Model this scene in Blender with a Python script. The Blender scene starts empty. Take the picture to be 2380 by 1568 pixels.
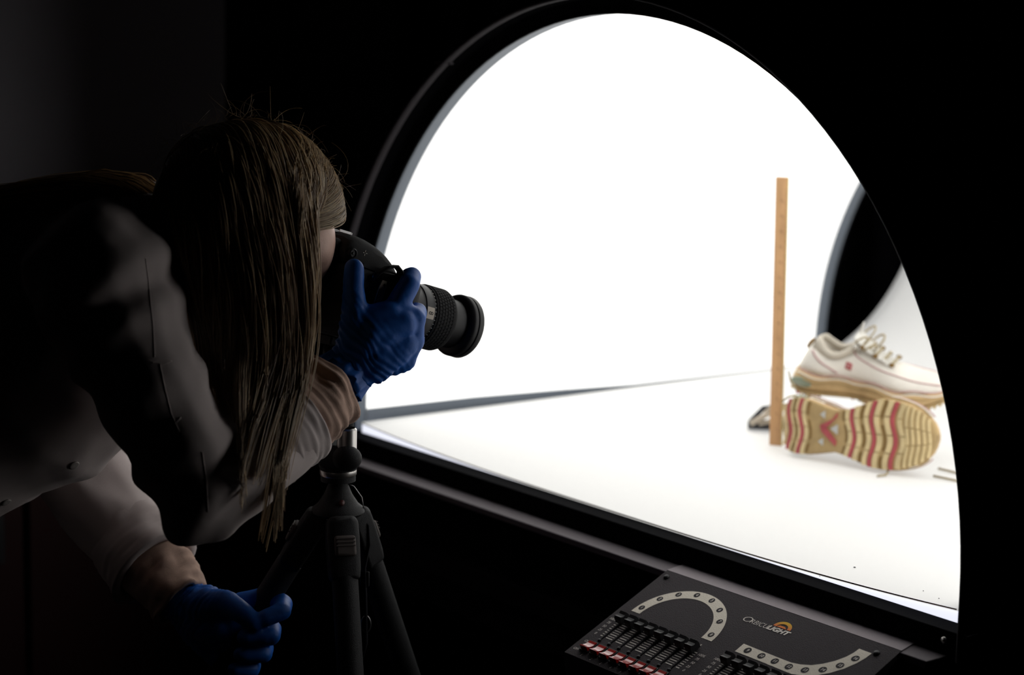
import bpy, bmesh, math, random
import numpy as np
from mathutils import Vector, Matrix, noise

# ------------------------------------------------------------------ camera
scene = bpy.context.scene
COL = scene.collection
W, H, FPX = 2380, 1568, 4514.95
CAM = np.array([2.0324, -1.7399, 0.6716])
FW = np.array([-0.78110, 0.60410, -0.15780])
RT = np.array([0.60910, 0.79290, 0.02057])
RT = RT - FW * (RT @ FW) / (FW @ FW); RT /= np.linalg.norm(RT); FW /= np.linalg.norm(FW)
UP = np.cross(RT, FW)
cd = bpy.data.cameras.new('camera'); cam = bpy.data.objects.new('camera', cd); COL.objects.link(cam)
M = Matrix.Identity(4)
for i in range(3):
    M[i][0] = RT[i]; M[i][1] = UP[i]; M[i][2] = -FW[i]; M[i][3] = CAM[i]
cam.matrix_world = M
cd.sensor_width = 36; cd.lens = FPX * 36 / W; cd.clip_start = .05
cd.dof.use_dof = True; cd.dof.focus_distance = 2.38; cd.dof.aperture_fstop = 3.2
scene.camera = cam
# world: an unlit room, no sky
wd = bpy.data.worlds.new('world'); scene.world = wd; wd.use_nodes = True
wd.node_tree.nodes['Background'].inputs[0].default_value = (0, 0, 0, 1)
wd.node_tree.nodes['Background'].inputs[1].default_value = 0
vs = scene.view_settings
scene.cycles.max_bounces = 4; scene.cycles.diffuse_bounces = 3; scene.cycles.glossy_bounces = 2; scene.cycles.transmission_bounces = 2
scene.cycles.caustics_reflective = False; scene.cycles.caustics_refractive = False
vs.view_transform = 'Standard'; vs.look = 'None'; vs.gamma = 1; vs.exposure = 0.0; vs.use_curve_mapping = False
GLOW = 1.18          # glow of the back-lit diffuser sheets of the light tent (the only light in the room)

FLOOR_Z = -0.86


def ray(x, y):
    return FW + RT * (x - W / 2) / FPX - UP * (y - H / 2) / FPX


def at(x, y, dep):
    """a point of the place measured on the photograph, with its own distance in metres"""
    return Vector(CAM + ray(x, y) * dep)


# ------------------------------------------------------------------ materials
MATS = {}


def mat(name, col, rough=.6, metal=0., emit=None, strength=0., bump=0., bscale=200., var=0., vscale=20., spec=.5, stretch=None, sheen=0., coat=0.):
    if name in MATS:
        return MATS[name]
    m = bpy.data.materials.new(name); m.use_nodes = True
    nt = m.node_tree; b = nt.nodes['Principled BSDF']
    b.inputs['Base Color'].default_value = (*col, 1)
    b.inputs['Roughness'].default_value = rough; b.inputs['Metallic'].default_value = metal
    b.inputs['Specular IOR Level'].default_value = spec
    if sheen:
        b.inputs['Sheen Weight'].default_value = sheen
    if coat:
        b.inputs['Coat Weight'].default_value = coat
    if emit:
        b.inputs['Emission Color'].default_value = (*emit, 1); b.inputs['Emission Strength'].default_value = strength
    if bump or var:
        tc = nt.nodes.new('ShaderNodeTexCoord'); mp = nt.nodes.new('ShaderNodeMapping')
        nt.links.new(tc.outputs['Object'], mp.inputs[0])
        if stretch:
            mp.inputs['Scale'].default_value = stretch
        if var:
            n = nt.nodes.new('ShaderNodeTexNoise'); n.inputs['Scale'].default_value = vscale; n.inputs['Detail'].default_value = 4
            nt.links.new(mp.outputs[0], n.inputs['Vector'])
            r = nt.nodes.new('ShaderNodeValToRGB')
            r.color_ramp.elements[0].position = .3; r.color_ramp.elements[1].position = .7
            r.color_ramp.elements[0].color = (*[c * (1 - var) for c in col], 1)
            r.color_ramp.elements[1].color = (*[min(1, c * (1 + var)) for c in col], 1)
            nt.links.new(n.outputs['Fac'], r.inputs[0]); nt.links.new(r.outputs[0], b.inputs['Base Color'])
        if bump:
            n2 = nt.nodes.new('ShaderNodeTexNoise'); n2.inputs['Scale'].default_value = bscale; n2.inputs['Detail'].default_value = 3
            nt.links.new(mp.outputs[0], n2.inputs['Vector'])
            bp = nt.nodes.new('ShaderNodeBump'); bp.inputs['Strength'].default_value = bump; bp.inputs['Distance'].default_value = .002
            nt.links.new(n2.outputs['Fac'], bp.inputs['Height']); nt.links.new(bp.outputs[0], b.inputs['Normal'])
    MATS[name] = m
    return m


mat('wall_paint', (.46, .43, .47), .9, bump=.1, bscale=60)
mat('black_paint', (.012, .012, .013), .9, spec=.15)
mat('black_cloth', (.014, .014, .017), .95, spec=.1, var=.2)
mat('room_floor', (.02, .018, .018), .9, spec=.1, var=.3)
mat('felt_black', (.004, .004, .005), .95, spec=.03)
mat('grey_powder', (.040, .035, .040), .75, spec=.25, bump=.25, bscale=900)
mat('ledge_grey', (.155, .138, .150), .75, spec=.25, bump=.25, bscale=900)
mat('console_face', (.060, .053, .058), .8, spec=.15, bump=.5, bscale=700, stretch=(1, 1, 1))
mat('console_rim', (.31, .275, .295), .75, spec=.25, bump=.35, bscale=900)
mat('print_beige', (.90, .83, .72), .8, spec=.2, bump=.35, bscale=700)
mat('print_white', (.85, .80, .75), .8, spec=.2)
mat('print_dark', (.035, .032, .035), .8, spec=.2)
mat('black_plastic', (.015, .015, .017), .5, spec=.32)
mat('black_matte', (.016, .016, .017), .75, spec=.3, bump=.25, bscale=1200)
mat('rubber', (.014, .014, .015), .8, spec=.25)
mat('grey_rubber', (.10, .085, .08), .75, spec=.3)
mat('silver', (.62, .60, .58), .33, metal=1.)
mat('steel_dull', (.35, .34, .34), .4, metal=1.)
mat('red_plastic', (.42, .012, .008), .22, spec=.6, coat=.5)
mat('diffuser', (.75, .745, .73), .6, emit=(1., .995, .975), strength=GLOW, spec=.2)
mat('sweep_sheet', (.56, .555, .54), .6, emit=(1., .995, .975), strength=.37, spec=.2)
mat('diffuser_edge', (.150, .174, .210), .55, spec=.3)
mat('tube_light', (.8, .8, .9), .5, emit=(.86, .88, 1.), strength=1.0)
mat('speck', (.05, .05, .05), .9)
mat('ruler_wood', (.62, .36, .18), .55, var=.12, vscale=30, stretch=(6, 6, .5), spec=.3)
mat('ruler_brass', (.60, .47, .16), .45, spec=.5)
mat('tick_ink', (.16, .09, .05), .8)
mat('shoe_cream', (.80, .76, .69), .8, bump=.15, bscale=400, var=.06, vscale=25)
mat('shoe_white', (.72, .70, .65), .75, bump=.1, bscale=500)
mat('shoe_lining', (.56, .51, .43), .95, bump=.2, bscale=700)
mat('shoe_tan', (.60, .42, .21), .6, var=.1, vscale=30)
mat('sole_tan', (.66, .52, .28), .6, var=.14, vscale=35)
mat('sole_base', (.42, .29, .13), .7, var=.2, vscale=30)
mat('sole_groove', (.22, .13, .04), .8)
mat('sole_red', (.42, .075, .085), .55, var=.15, vscale=30)
mat('piping_pink', (.50, .29, .29), .7)
mat('lace', (.38, .31, .19), .9, bump=.3, bscale=900)
mat('air_unit', (.26, .30, .22), .25, spec=.6, coat=.3)
mat('grey_print', (.52, .52, .50), .6)
mat('sandal_black', (.02, .02, .025), .5)
mat('sandal_cream', (.52, .45, .36), .7)
mat('coat_cotton', (.62, .54, .53), .9, spec=.15, bump=.25, bscale=1500, sheen=.1)
mat('shirt_cotton', (.60, .41, .33), .95, spec=.1, bump=.35, bscale=1400, sheen=.15, var=.08, vscale=60)
mat('glove_blue', (.005, .10, .44), .5, spec=.28, bump=.12, bscale=260)
mat('skin', (.70, .45, .37), .5, spec=.4, bump=.12, bscale=500, var=.06, vscale=60)
mat('trousers', (.012, .012, .014), .95, spec=.1)
mat('eye_white', (.75, .72, .70), .2)
mat('strap_grey', (.50, .42, .33), .7, bump=.3, bscale=900)
mat('lens_glass', (.01, .01, .015), .05, spec=.8)
mat('label_plate', (.55, .48, .40), .6)
mat('tripod_black', (.012, .012, .0135), .65, spec=.28, bump=.3, bscale=900)
mat('tripod_red', (.05, .004, .004), .5)
mat('button_clear', (.45, .42, .40), .35)


def hair_material():
    m = bpy.data.materials.new('hair_blond'); m.use_nodes = True; MATS['hair'] = m
    nt = m.node_tree; b = nt.nodes['Principled BSDF']
    at_ = nt.nodes.new('ShaderNodeAttribute'); at_.attribute_name = 'tint'      # each hair has its own shade
    r = nt.nodes.new('ShaderNodeValToRGB')
    r.color_ramp.elements[0].position = .05; r.color_ramp.elements[0].color = (.28, .165, .085, 1)
    r.color_ramp.elements[1].position = .95; r.color_ramp.elements[1].color = (.97, .78, .52, 1)
    nt.links.new(at_.outputs['Fac'], r.inputs[0]); nt.links.new(r.outputs[0], b.inputs['Base Color'])
    b.inputs['Roughness'].default_value = .36; b.inputs['Specular IOR Level'].default_value = .9
    tr = nt.nodes.new('ShaderNodeBsdfTranslucent'); mx = nt.nodes.new('ShaderNodeMixShader'); mx.inputs[0].default_value = .42
    nt.links.new(r.outputs[0], tr.inputs[0]); nt.links.new(b.outputs[0], mx.inputs[1]); nt.links.new(tr.outputs[0], mx.inputs[2])
    nt.links.new(mx.outputs[0], nt.nodes['Material Output'].inputs[0])


hair_material()


# ------------------------------------------------------------------ mesh helpers
def V(*a):
    return Vector(a)


class MB:
    """collects shapes that belong to ONE part and links them as one mesh object"""

    def __init__(s):
        s.v = []; s.f = []

    def add(s, vs, fs):
        o = len(s.v); s.v += [tuple(p) for p in vs]; s.f += [tuple(i + o for i in f) for f in fs]; return s

    def box(s, x0, x1, y0, y1, z0, z1, fr=None):
        vs = [(x, y, z) for x in (x0, x1) for y in (y0, y1) for z in (z0, z1)]
        if fr:
            o, ax, ay, az = fr; vs = [o + ax * p[0] + ay * p[1] + az * p[2] for p in vs]
        return s.add(vs, [(0, 1, 3, 2), (4, 6, 7, 5), (0, 4, 5, 1), (2, 3, 7, 6), (0, 2, 6, 4), (1, 5, 7, 3)])

    def rings(s, R, closed=True, cap=True):
        n = len(R[0]); vs = [p for r in R for p in r]; fs = []
        for k in range(len(R) - 1):
            for i in range(n if closed else n - 1):
                j = (i + 1) % n
                fs.append((k * n + i, k * n + j, (k + 1) * n + j, (k + 1) * n + i))
        if cap and closed:
            fs.append(tuple(range(n - 1, -1, -1))); fs.append(tuple((len(R) - 1) * n + i for i in range(n)))
        return s.add(vs, fs)

    def tube(s, pts, rad, n=8, cap=True, flat=1., upv=None):
        pts = [Vector(p) for p in pts]
        if not hasattr(rad, '__len__'):
            rad = [rad] * len(pts)
        R = []; u = None
        for k, p in enumerate(pts):
            t = (pts[min(k + 1, len(pts) - 1)] - pts[max(k - 1, 0)]).normalized()
            if u is None:
                a = Vector(upv) if upv else (Vector((0, 0, 1)) if abs(t.z) < .9 else Vector((1, 0, 0)))
                u = (a - t * a.dot(t)).normalized()
            else:
                u = (u - t * u.dot(t)).normalized()
            w = t.cross(u)
            R.append([p + (u * math.cos(2 * math.pi * i / n) * flat + w * math.sin(2 * math.pi * i / n)) * rad[k] for i in range(n)])
        return s.rings(R, True, cap)

    def lathe(s, prof, n=32, fr=None, cap=True):
        """prof: (r, h) along the local z of the frame"""
        o, ax, ay, az = fr if fr else (V(0, 0, 0), V(1, 0, 0), V(0, 1, 0), V(0, 0, 1))
        R = [[o + az * h + (ax * math.cos(2 * math.pi * i / n) + ay * math.sin(2 * math.pi * i / n)) * r for i in range(n)] for r, h in prof]
        return s.rings(R, True, cap)

    def prism(s, poly, a0, a1, fn):
        """poly: 2-d points; fn(u, v, a) -> 3-d"""
        n = len(poly)
        vs = [fn(u, v, a0) for u, v in poly] + [fn(u, v, a1) for u, v in poly]
        fs = [(i, (i + 1) % n, n + (i + 1) % n, n + i) for i in range(n)] + [tuple(range(n - 1, -1, -1)), tuple(range(n, 2 * n))]
        return s.add(vs, fs)

    def capsule(s, p, r0, q, r1, n=14, m=5):
        p = Vector(p); q = Vector(q); t = q - p; L = t.length
        t = t / L if L > 1e-6 else V(0, 0, 1)
        a = V(0, 0, 1) if abs(t.z) < .9 else V(1, 0, 0)
        u = (a - t * a.dot(t)).normalized(); w = t.cross(u); R = []
        for k in range(m + 1):
            an = math.pi / 2 * k / m
            R.append((p - t * (r0 * math.cos(an)), r0 * max(math.sin(an), .02)))
        for k in range(m + 1):
            an = math.pi / 2 * k / m
            R.append((q + t * (r1 * math.sin(an)), r1 * max(math.cos(an), .02)))
        return s.rings([[c + (u * math.cos(2 * math.pi * i / n) + w * math.sin(2 * math.pi * i / n)) * r for i in range(n)] for c, r in R])

    def chain(s, pts, n=14):
        for (p, r), (q, r2) in zip(pts, pts[1:]):
            s.capsule(p, r, q, r2, n)
        return s

    def ellipsoid(s, c, ax, ay, az, nu=24, nv=14):
        R = []
        for k in range(nv + 1):
            th = math.pi * k / nv; st = max(math.sin(th), .01)
            R.append([c + az * math.cos(th) + (ax * math.cos(2 * math.pi * i / nu) + ay * math.sin(2 * math.pi * i / nu)) * st for i in range(nu)])
        return s.rings(R)

    def mesh(s, name):
        me = bpy.data.meshes.new(name); me.from_pydata([tuple(p) for p in s.v], [], s.f)
        bm = bmesh.new(); bm.from_mesh(me); bmesh.ops.recalc_face_normals(bm, faces=bm.faces); bm.to_mesh(me); bm.free()
        return me

    def build(s, name, m, parent=None, smooth=False, bevel=0., local=False):
        return link(name, s.mesh(name), m, parent, smooth, bevel, local)


def link(name, me, m, parent=None, smooth=False, bevel=0., local=False):
    if not me.materials and m:
        me.materials.append(MATS[m])
    o = bpy.data.objects.new(name, me); COL.objects.link(o)
    if smooth:
        me.shade_smooth()
        if smooth == 'auto':
            me.set_sharp_from_angle(angle=math.radians(40))
    if bevel:
        b = o.modifiers.new('bevel', 'BEVEL'); b.width = bevel; b.segments = 3; b.limit_method = 'ANGLE'; b.angle_limit = math.radians(35)
        me.shade_smooth(); me.set_sharp_from_angle(angle=math.radians(60))
    if parent:
        adopt(o, parent, local)
    return o


def world_of(o):
    m = o.matrix_basis.copy()
    return (world_of(o.parent) @ o.matrix_parent_inverse @ m) if o.parent else m


def adopt(o, parent, local=False):
    o.parent = parent
    if not local:
        o.matrix_parent_inverse = world_of(parent).inverted()


def tag(o, label=None, cat=None, group=None, kind=None):
    for k, x in (('label', label), ('category', cat), ('group', group), ('kind', kind)):
        if x:
            o[k] = x
    return o


def thing(name, label, cat, loc=(0, 0, 0), group=None, mtx=None):
    o = bpy.data.objects.new(name, None); COL.objects.link(o); o.empty_display_size = .05
    if mtx:
        o.matrix_basis = mtx
    else:
        o.location = loc
    return tag(o, label, cat, group)


def copy_tree(o, parent=None):
    c = o.copy(); COL.objects.link(c); c.parent = parent
    for ch in [x for x in bpy.data.objects if x.parent == o]:
        copy_tree(ch, c)
    return c


def remesh(mb, voxel, smooth=6, name='m', relax=.5):
    me = mb.mesh('tmp'); o = bpy.data.objects.new('tmp', me); COL.objects.link(o)
    r = o.modifiers.new('r', 'REMESH'); r.mode = 'VOXEL'; r.voxel_size = voxel
    if smooth:
        k = o.modifiers.new('s', 'SMOOTH'); k.factor = relax; k.iterations = smooth
    dg = bpy.context.evaluated_depsgraph_get(); dg.update()
    out = bpy.data.meshes.new_from_object(o.evaluated_get(dg)); out.name = name
    bpy.data.objects.remove(o); bpy.data.meshes.remove(me)
    return out


def text_mesh(txt, size, fn, bold=0., shear=0., align='CENTER', spacing=1.):
    """flat lettering laid on a surface through fn(u, v)"""
    cu = bpy.data.curves.new('t', 'FONT'); cu.body = txt; cu.size = size; cu.align_x = align; cu.align_y = 'CENTER'
    cu.shear = shear; cu.offset = bold; cu.space_character = spacing; cu.resolution_u = 4
    o = bpy.data.objects.new('t', cu); COL.objects.link(o)
    dg = bpy.context.evaluated_depsgraph_get(); dg.update()
    me = bpy.data.meshes.new_from_object(o.evaluated_get(dg))
    bpy.data.objects.remove(o); bpy.data.curves.remove(cu)
    for v in me.vertices:
        v.co = fn(v.co.x, v.co.y)
    me.materials.clear()
    return me


def poly_add(mb, pts, fn):
    mb.add([fn(u, v) for u, v in pts], [tuple(range(len(pts)))])


# ------------------------------------------------------------------ the room
def struct(name, mb, m):
    o = mb.build(name, m); o['kind'] = 'structure'; return o


struct('floor', MB().box(-3.4, 3.4, -4.2, 3.4, FLOOR_Z - .05, FLOOR_Z), 'room_floor')
struct('ceiling', MB().box(-3.4, 3.4, -4.2, 3.4, 1.75, 1.8), 'black_paint')
_d = ray(523, 150); YE = float(CAM[1] + _d[1] * (-1.45 - CAM[0]) / _d[0])
struct('wall_left', MB().box(-1.55, -1.45, -4.2, YE, FLOOR_Z, 1.75), 'wall_paint')
struct('wall_far_left', MB().box(-3.45, -3.40, YE, 3.4, FLOOR_Z, 1.75), 'black_paint')
struct('wall_back', MB().box(-3.4, 3.4, 3.4, 3.45, FLOOR_Z, 1.75), 'black_paint')
struct('wall_right', MB().box(3.4, 3.45, -4.2, 3.4, FLOOR_Z, 1.75), 'black_paint')
struct('wall_front', MB().box(-3.4, 3.4, -4.25, -4.2, FLOOR_Z, 1.75), 'black_paint')

# ------------------------------------------------------------------ table + light tent
R0, ZC, YB = .645, .047, 1.13
tb = thing('equipment_table', 'black table carrying the light tent in the dark', 'table', (0, .55, FLOOR_Z))
MB().box(-.78, .78, -.045, 1.5, -.17, -.135).build('table_top', 'black_paint', tb, bevel=.003)
for x in (-.74, .74):
    for y in (0.0, 1.45):
        MB().box(x - .025, x + .025, y - .025, y + .025, FLOOR_Z, -.17).build('leg', 'black_paint', tb)
MB().box(-.72, .72, 0.02, .05, -.25, -.17).build('apron', 'black_paint', tb)

lt = thing('light_tent', 'large glowing white arched light tent with black frame', 'light tent', (0, .5, -.135))


def arch(r, y, n=72, zb=-.0, a0=0., a1=math.pi):
    P = [V(r * math.cos(a0 + (a1 - a0) * i / n), y, ZC + r * math.sin(a0 + (a1 - a0) * i / n)) for i in range(n + 1)]
    return [V(r, y, zb)] + P + [V(-r, y, zb)]


def arch_strip(name, stations, m, parent=lt, zb=-.0, smooth=True):
    b = MB(); b.rings([arch(r, y, zb=zb) for r, y in stations], closed=False, cap=False)
    return b.build(name, m, parent, smooth)


# back-lit barrel of translucent sheet (solid shell 4 mm thick)
arch_strip('diffuser_sheet', [(R0 + .001, .027), (R0 + .001, YB - .03), (R0 + .005, YB - .03), (R0 + .005, .027), (R0 + .001, .027)], 'diffuser', zb=-.005)
arch_strip('sheet_border', [(R0 + .001, .002), (R0 + .001, .026), (R0 + .006, .026), (R0 + .006, .002), (R0 + .001, .002)], 'diffuser_edge', zb=.0)
arch_strip('sheet_border', [(R0 + .001, YB - .029), (R0 + .001, YB), (R0 + .006, YB), (R0 + .006, YB - .029), (R0 + .001, YB - .029)], 'diffuser_edge', zb=.0)
for s in (-1, 1):
    b = MB(); xa, xb = s * (R0 - .0008), s * (R0 + .0008)
    b.rings([[V(xa, y, -.008), V(xb, y, -.008), V(xb, y, z), V(xa, y, z)] for y, z in ((.026, .034), (.25, .032), (.45, .026), (.62, .019), (YB - .03, .016))])
    b.build('side_rail', 'diffuser_edge', lt)
# black outer skin, front ring and the raised grey lip
arch_strip('outer_skin', [(R0 + .012, .0), (R0 + .012, YB + .02), (R0 + .05, YB + .02), (R0 + .05, .0), (R0 + .012, .0)], 'felt_black', zb=-.03)
arch_strip('front_ring', [(R0, .0), (.667, -.002), (.667, -.026), (.6715, -.026), (.6715, .004), (R0, .004), (R0, .0)], 'felt_black', zb=-.0)
arch_strip('ring_lip', [(.6672, -.026), (.6672, -.0385), (.6705, -.0395), (.6705, -.026), (.6672, -.026)], 'grey_powder', zb=-.03)
MB().box(-.385, -.345, -.030, -.022, ZC + .567, ZC + .5715).build('lip_clip', 'grey_powder', lt, bevel=.001)
# base tray
MB().box(-.70, .70, .012, YB + .03, -.135, -.031).build('base_tray', 'felt_black', lt)
MB().box(-.672, .672, -.024, .011, -.135, -.002).build('front_bar', 'felt_black', lt, bevel=.0015)
MB().box(-.66, .645, -.062, -.0245, -.040, -.0305).build('front_ledge', 'ledge_grey', lt, bevel=.0015)

b = MB(); b.lathe([(.0, .0), (.004, .0), (.004, .004), (.0, .005)], 12, (V(.640, -.0245, -.013), V(1, 0, 0), V(0, 0, 1), V(0, -1, 0)))
b.build('screw', 'silver', lt, True)


# floor sheet that runs back and sweeps up behind
def sheet_pt(x, t):
    k = min(1., abs(x) / .61)
    edge = .014 * k ** 3
    hw = .630 + .006 * min(1, max(0, t) / 1.)
    X = x / .61 * hw
    if t < 1.0:
        y, z = t, 0.
    else:
        a = min((t - 1.0) / .4, math.radians(75)); y = 1.0 + .4 * math.sin(a); z = .4 * (1 - math.cos(a))
        rest = max(0, (t - 1.0) - .4 * math.radians(75)); y += rest * math.cos(math.radians(75)); z += rest * math.sin(math.radians(75))
    return V(X, y + .006, z + .002 + edge)


xs = [-.61 + 1.22 * i / 40 for i in range(41)]
ts = [1.0 * i / 20 for i in range(21)] + [1.0 + .66 * i / 30 for i in range(1, 31)]
b = MB(); n = len(xs)
top = [sheet_pt(x, t) for t in ts for x in xs]; bot = [p + V(0, .0005, -.003) for p in top]
fs = []
for k in range(len(ts) - 1):
    for i in range(n - 1):
        q = (k * n + i, k * n + i + 1, (k + 1) * n + i + 1, (k + 1) * n + i); fs.append(q); fs.append(tuple(j + len(top) for j in q[::-1]))
for k in range(len(ts) - 1):
    for i in (0, n - 1):
        fs.append((k * n + i, (k + 1) * n + i, (k + 1) * n + i + len(top), k * n + i + len(top)))
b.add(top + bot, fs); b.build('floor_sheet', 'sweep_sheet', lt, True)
b = MB(); b.add([sheet_pt(x, .0) + V(0, -.0008, z) for z in (-.0016, .0002) for x in xs] , [(i, i + 1, n + i + 1, n + i) for i in range(n - 1)])
b.build('sheet_front_edge', 'sole_groove', lt)
b = MB(); xe = [-.636 + 1.272 * i / 60 for i in range(61)]
zt = [max(-.0062, .002 + .014 * min(1, abs(x) / .606) ** 3 - .0036) for x in xe]
b.rings([[V(x, .0112, -.030), V(x, .0112, z), V(x, .0180, z), V(x, .0180, -.030)] for x, z in zip(xe, zt)]); b.build('tube_light', 'tube_light', lt)
for px, py, r in ((1986, 1324, .0016), (2181, 1412, .0007), (1905, 1345, .0006), (2145, 1390, .0006)):
    d = ray(px, py); s = (.0035 - CAM[2]) / d[2]; P = Vector(CAM + d * s)
    MB().lathe([(r * .3, .0), (r, .0), (r * .9, .0006), (r * .2, .001)], 8, (V(P.x, P.y, .0022 + .014 * min(1, abs(P.x) / .61) ** 3), V(1, 0, 0), V(0, 1, 0), V(0, 0, 1))).build('dirt_speck', 'speck', lt)

# ------------------------------------------------------------------ dimmer console hooked over the ledge
TH = math.radians(25)
PA = V(.2035, -.0595, -.029)
DV = V(0, -math.cos(TH), -math.sin(TH)); NV = V(0, -math.sin(TH), math.cos(TH)); UX = V(1, 0, 0)
PW, PH = .4025, .1895
cs = thing('lighting_console', 'sloping dark grey dimmer console with faders and red switches at the front of the tent', 'control panel', (.4, -.15, -.135))


def pn(u, v, h=0.):
    return PA + UX * u + DV * v + NV * h


def pf(u0, v0, h=.0004, sx=1., sy=1.):
    return lambda x, y: pn(u0 + x * sx, v0 - y * sy, h)


fr = pn(0, PH)
poly = [(-.0655, -.0325), (-.0655, -.150), (fr.y + .004, -.150), (fr.y, fr.z - .004), (fr.y, fr.z), (PA.y, PA.z)]
MB().prism(poly, PA.x, PA.x + PW, lambda u, v, a: V(a, u, v)).build('console_body', 'console_face', cs, bevel=.0008)
b = MB(); b.add([V(PA.x - .0005, -.0595, -.0287), V(PA.x + PW, -.0595, -.0287), V(PA.x + PW - .012, -.0215, -.0287), V(PA.x - .009, -.0215, -.0287),
                 V(PA.x - .0005, -.0595, -.0303), V(PA.x + PW, -.0595, -.0303), V(PA.x + PW - .012, -.0215, -.0303), V(PA.x - .009, -.0215, -.0303)],
                [(0, 1, 2, 3), (7, 6, 5, 4), (0, 4, 5, 1), (1, 5, 6, 2), (2, 6, 7, 3), (3, 7, 4, 0)])
b.build('top_flange', 'console_rim', cs)

SC = MB().lathe([(.0, .0), (.0042, .0), (.0042, .0012), (.003, .0028), (.0, .0032)], 16, (V(0, 0, 0), UX, DV, NV)).mesh('screw')
SC.materials.append(MATS['black_plastic']); SC.shade_smooth()
for u, v in ((.0121, .0126), (.3788, .0169)):
    o = link('screw', SC, None, cs); o.location = pn(u, v); adopt(o, cs)


def band(pts_out, pts_in, name='printed_band'):
    b = MB(); n = len(pts_out)
    b.add([pn(u, v, .00035) for u, v in pts_out] + [pn(u, v, .00035) for u, v in pts_in], [(i, i + 1, n + i + 1, n + i) for i in range(n - 1)])
    return b.build(name, 'print_beige', cs)


ac = (.0958, .0925)
aa = [math.pi * (1 - i / 40) for i in range(41)]
band([(.0210, .0870)] + [(ac[0] + .0752 * math.cos(a), .0870 - .0705 * math.sin(a) ** 1.0) for a in aa] + [(.1707, .0878)],
     [(.0366, .0870)] + [(ac[0] - .0012 + .0580 * math.cos(a), .0870 - .0552 * math.sin(a)) for a in aa] + [(.1520, .0878)])
o2 = [(.2134, .0893), (.2600, .0900), (.3000, .0912), (.3100, .0912), (.3250, .0872), (.3400, .0795), (.3520, .0690), (.3620, .0555), (.3690, .0410), (.3725, .0290), (.3734, .0194)]
i2 = [(.2134, .0732), (.2500, .0742), (.2860, .0750), (.2950, .0750), (.3080, .0727), (.3210, .0680), (.3320, .0600), (.3420, .0495), (.3490, .0380), (.3525, .0280), (.3536, .0190)]
band(o2, i2)


def disc(u, v, r, m, h, name, n=20):
    b = MB(); b.add([pn(u + r * math.cos(2 * math.pi * i / n), v + r * math.sin(2 * math.pi * i / n), h) for i in range(n)], [tuple(range(n))])
    return b.build(name, m, cs)


dots = [(.0297, .0761), (.0393, .0517), (.0571, .0342), (.082, .0246), (.1098, .0248), (.1344, .0354), (.1518, .0533), (.1608, .0781),
        (.2277, .0811), (.2513, .0816), (.2741, .082), (.2974, .0823), (.3201, .0786), (.3396, .0686), (.3535, .0535), (.3618, .0354)]
for k, (u, v) in enumerate(dots):
    disc(u, v, .0045 if k < 8 else .0052, 'print_dark', .0005, 'number_dot')
    link('dot_number', text_mesh(str(k + 1), .0062, pf(u, v, .0007), bold=.00012, shear=.2), 'print_white', cs)


def label(txt, u, v, size=.0056, name='printed_text', m='print_white', **k):
    return link(name, text_mesh(txt, size, pf(u, v), **k), m, cs)


# logo lettering and the small sunrise mark
def label_fit(txt, u0, u1, v0, v1, name, **k):
    me = text_mesh(txt, 1., lambda x, y: V(x, y, 0), **k)
    X = [p.co.x for p in me.vertices]; Y = [p.co.y for p in me.vertices]
    ax, bx_, ay, by = min(X), max(X), min(Y), max(Y)
    for p in me.vertices:
        p.co = pn(u0 + (p.co.x - ax) / (bx_ - ax) * (u1 - u0), v1 - (p.co.y - ay) / (by - ay) * (v1 - v0), .0005)
    return link(name, me, 'print_white', cs)


label_fit('O', .1768, .1908, .0292, .0386, 'logo_text', shear=.18, bold=-.012)
label_fit('RBICU', .1895, .2190, .0310, .0385, 'logo_text', shear=.2, bold=-.01)
label_fit('LIGHT', .2180, .2552, .0306, .0386, 'logo_text', shear=.25, bold=.045)


def sun_mat():
    m = bpy.data.materials.new('logo_orange'); m.use_nodes = True; nt = m.node_tree; b = nt.nodes['Principled BSDF']
    tc = nt.nodes.new('ShaderNodeTexCoord'); sp = nt.nodes.new('ShaderNodeSeparateXYZ'); mr = nt.nodes.new('ShaderNodeMapRange'); r = nt.nodes.new('ShaderNodeValToRGB')
    nt.links.new(tc.outputs['Object'], sp.inputs[0]); nt.links.new(sp.outputs['Y'], mr.inputs[0])
    mr.inputs[1].default_value = pn(0, .030).y; mr.inputs[2].default_value = pn(0, .018).y
    nt.links.new(mr.outputs[0], r.inputs[0]); nt.links.new(r.outputs[0], b.inputs['Base Color'])
    r.color_ramp.elements[0].color = (.80, .16, .06, 1); r.color_ramp.elements[1].color = (.80, .50, .02, 1); b.inputs['Roughness'].default_value = .8
    MATS['sun'] = m


sun_mat()
b = MB(); su, sv = .2365, .0291
A = [math.pi * i / 24 for i in range(25)]
po = [pn(su - .0141 * math.cos(a), sv - .0118 * math.sin(a), .0004) for a in A]; pi_ = [pn(su - .0088 * math.cos(a), sv - .0072 * math.sin(a), .0004) for a in A]
b.add(po + pi_, [(i, i + 1, 26 + i, 25 + i) for i in range(24)]); b.build('logo_arch', 'sun', cs)
b = MB(); poly_add(b, [(su - .0088, sv), (su - .005, sv - .0034), (su + .003, sv - .0034), (su + .0075, sv)], lambda u, v: pn(u, v, .0004)); b.build('logo_hill', 'sun', cs)

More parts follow.
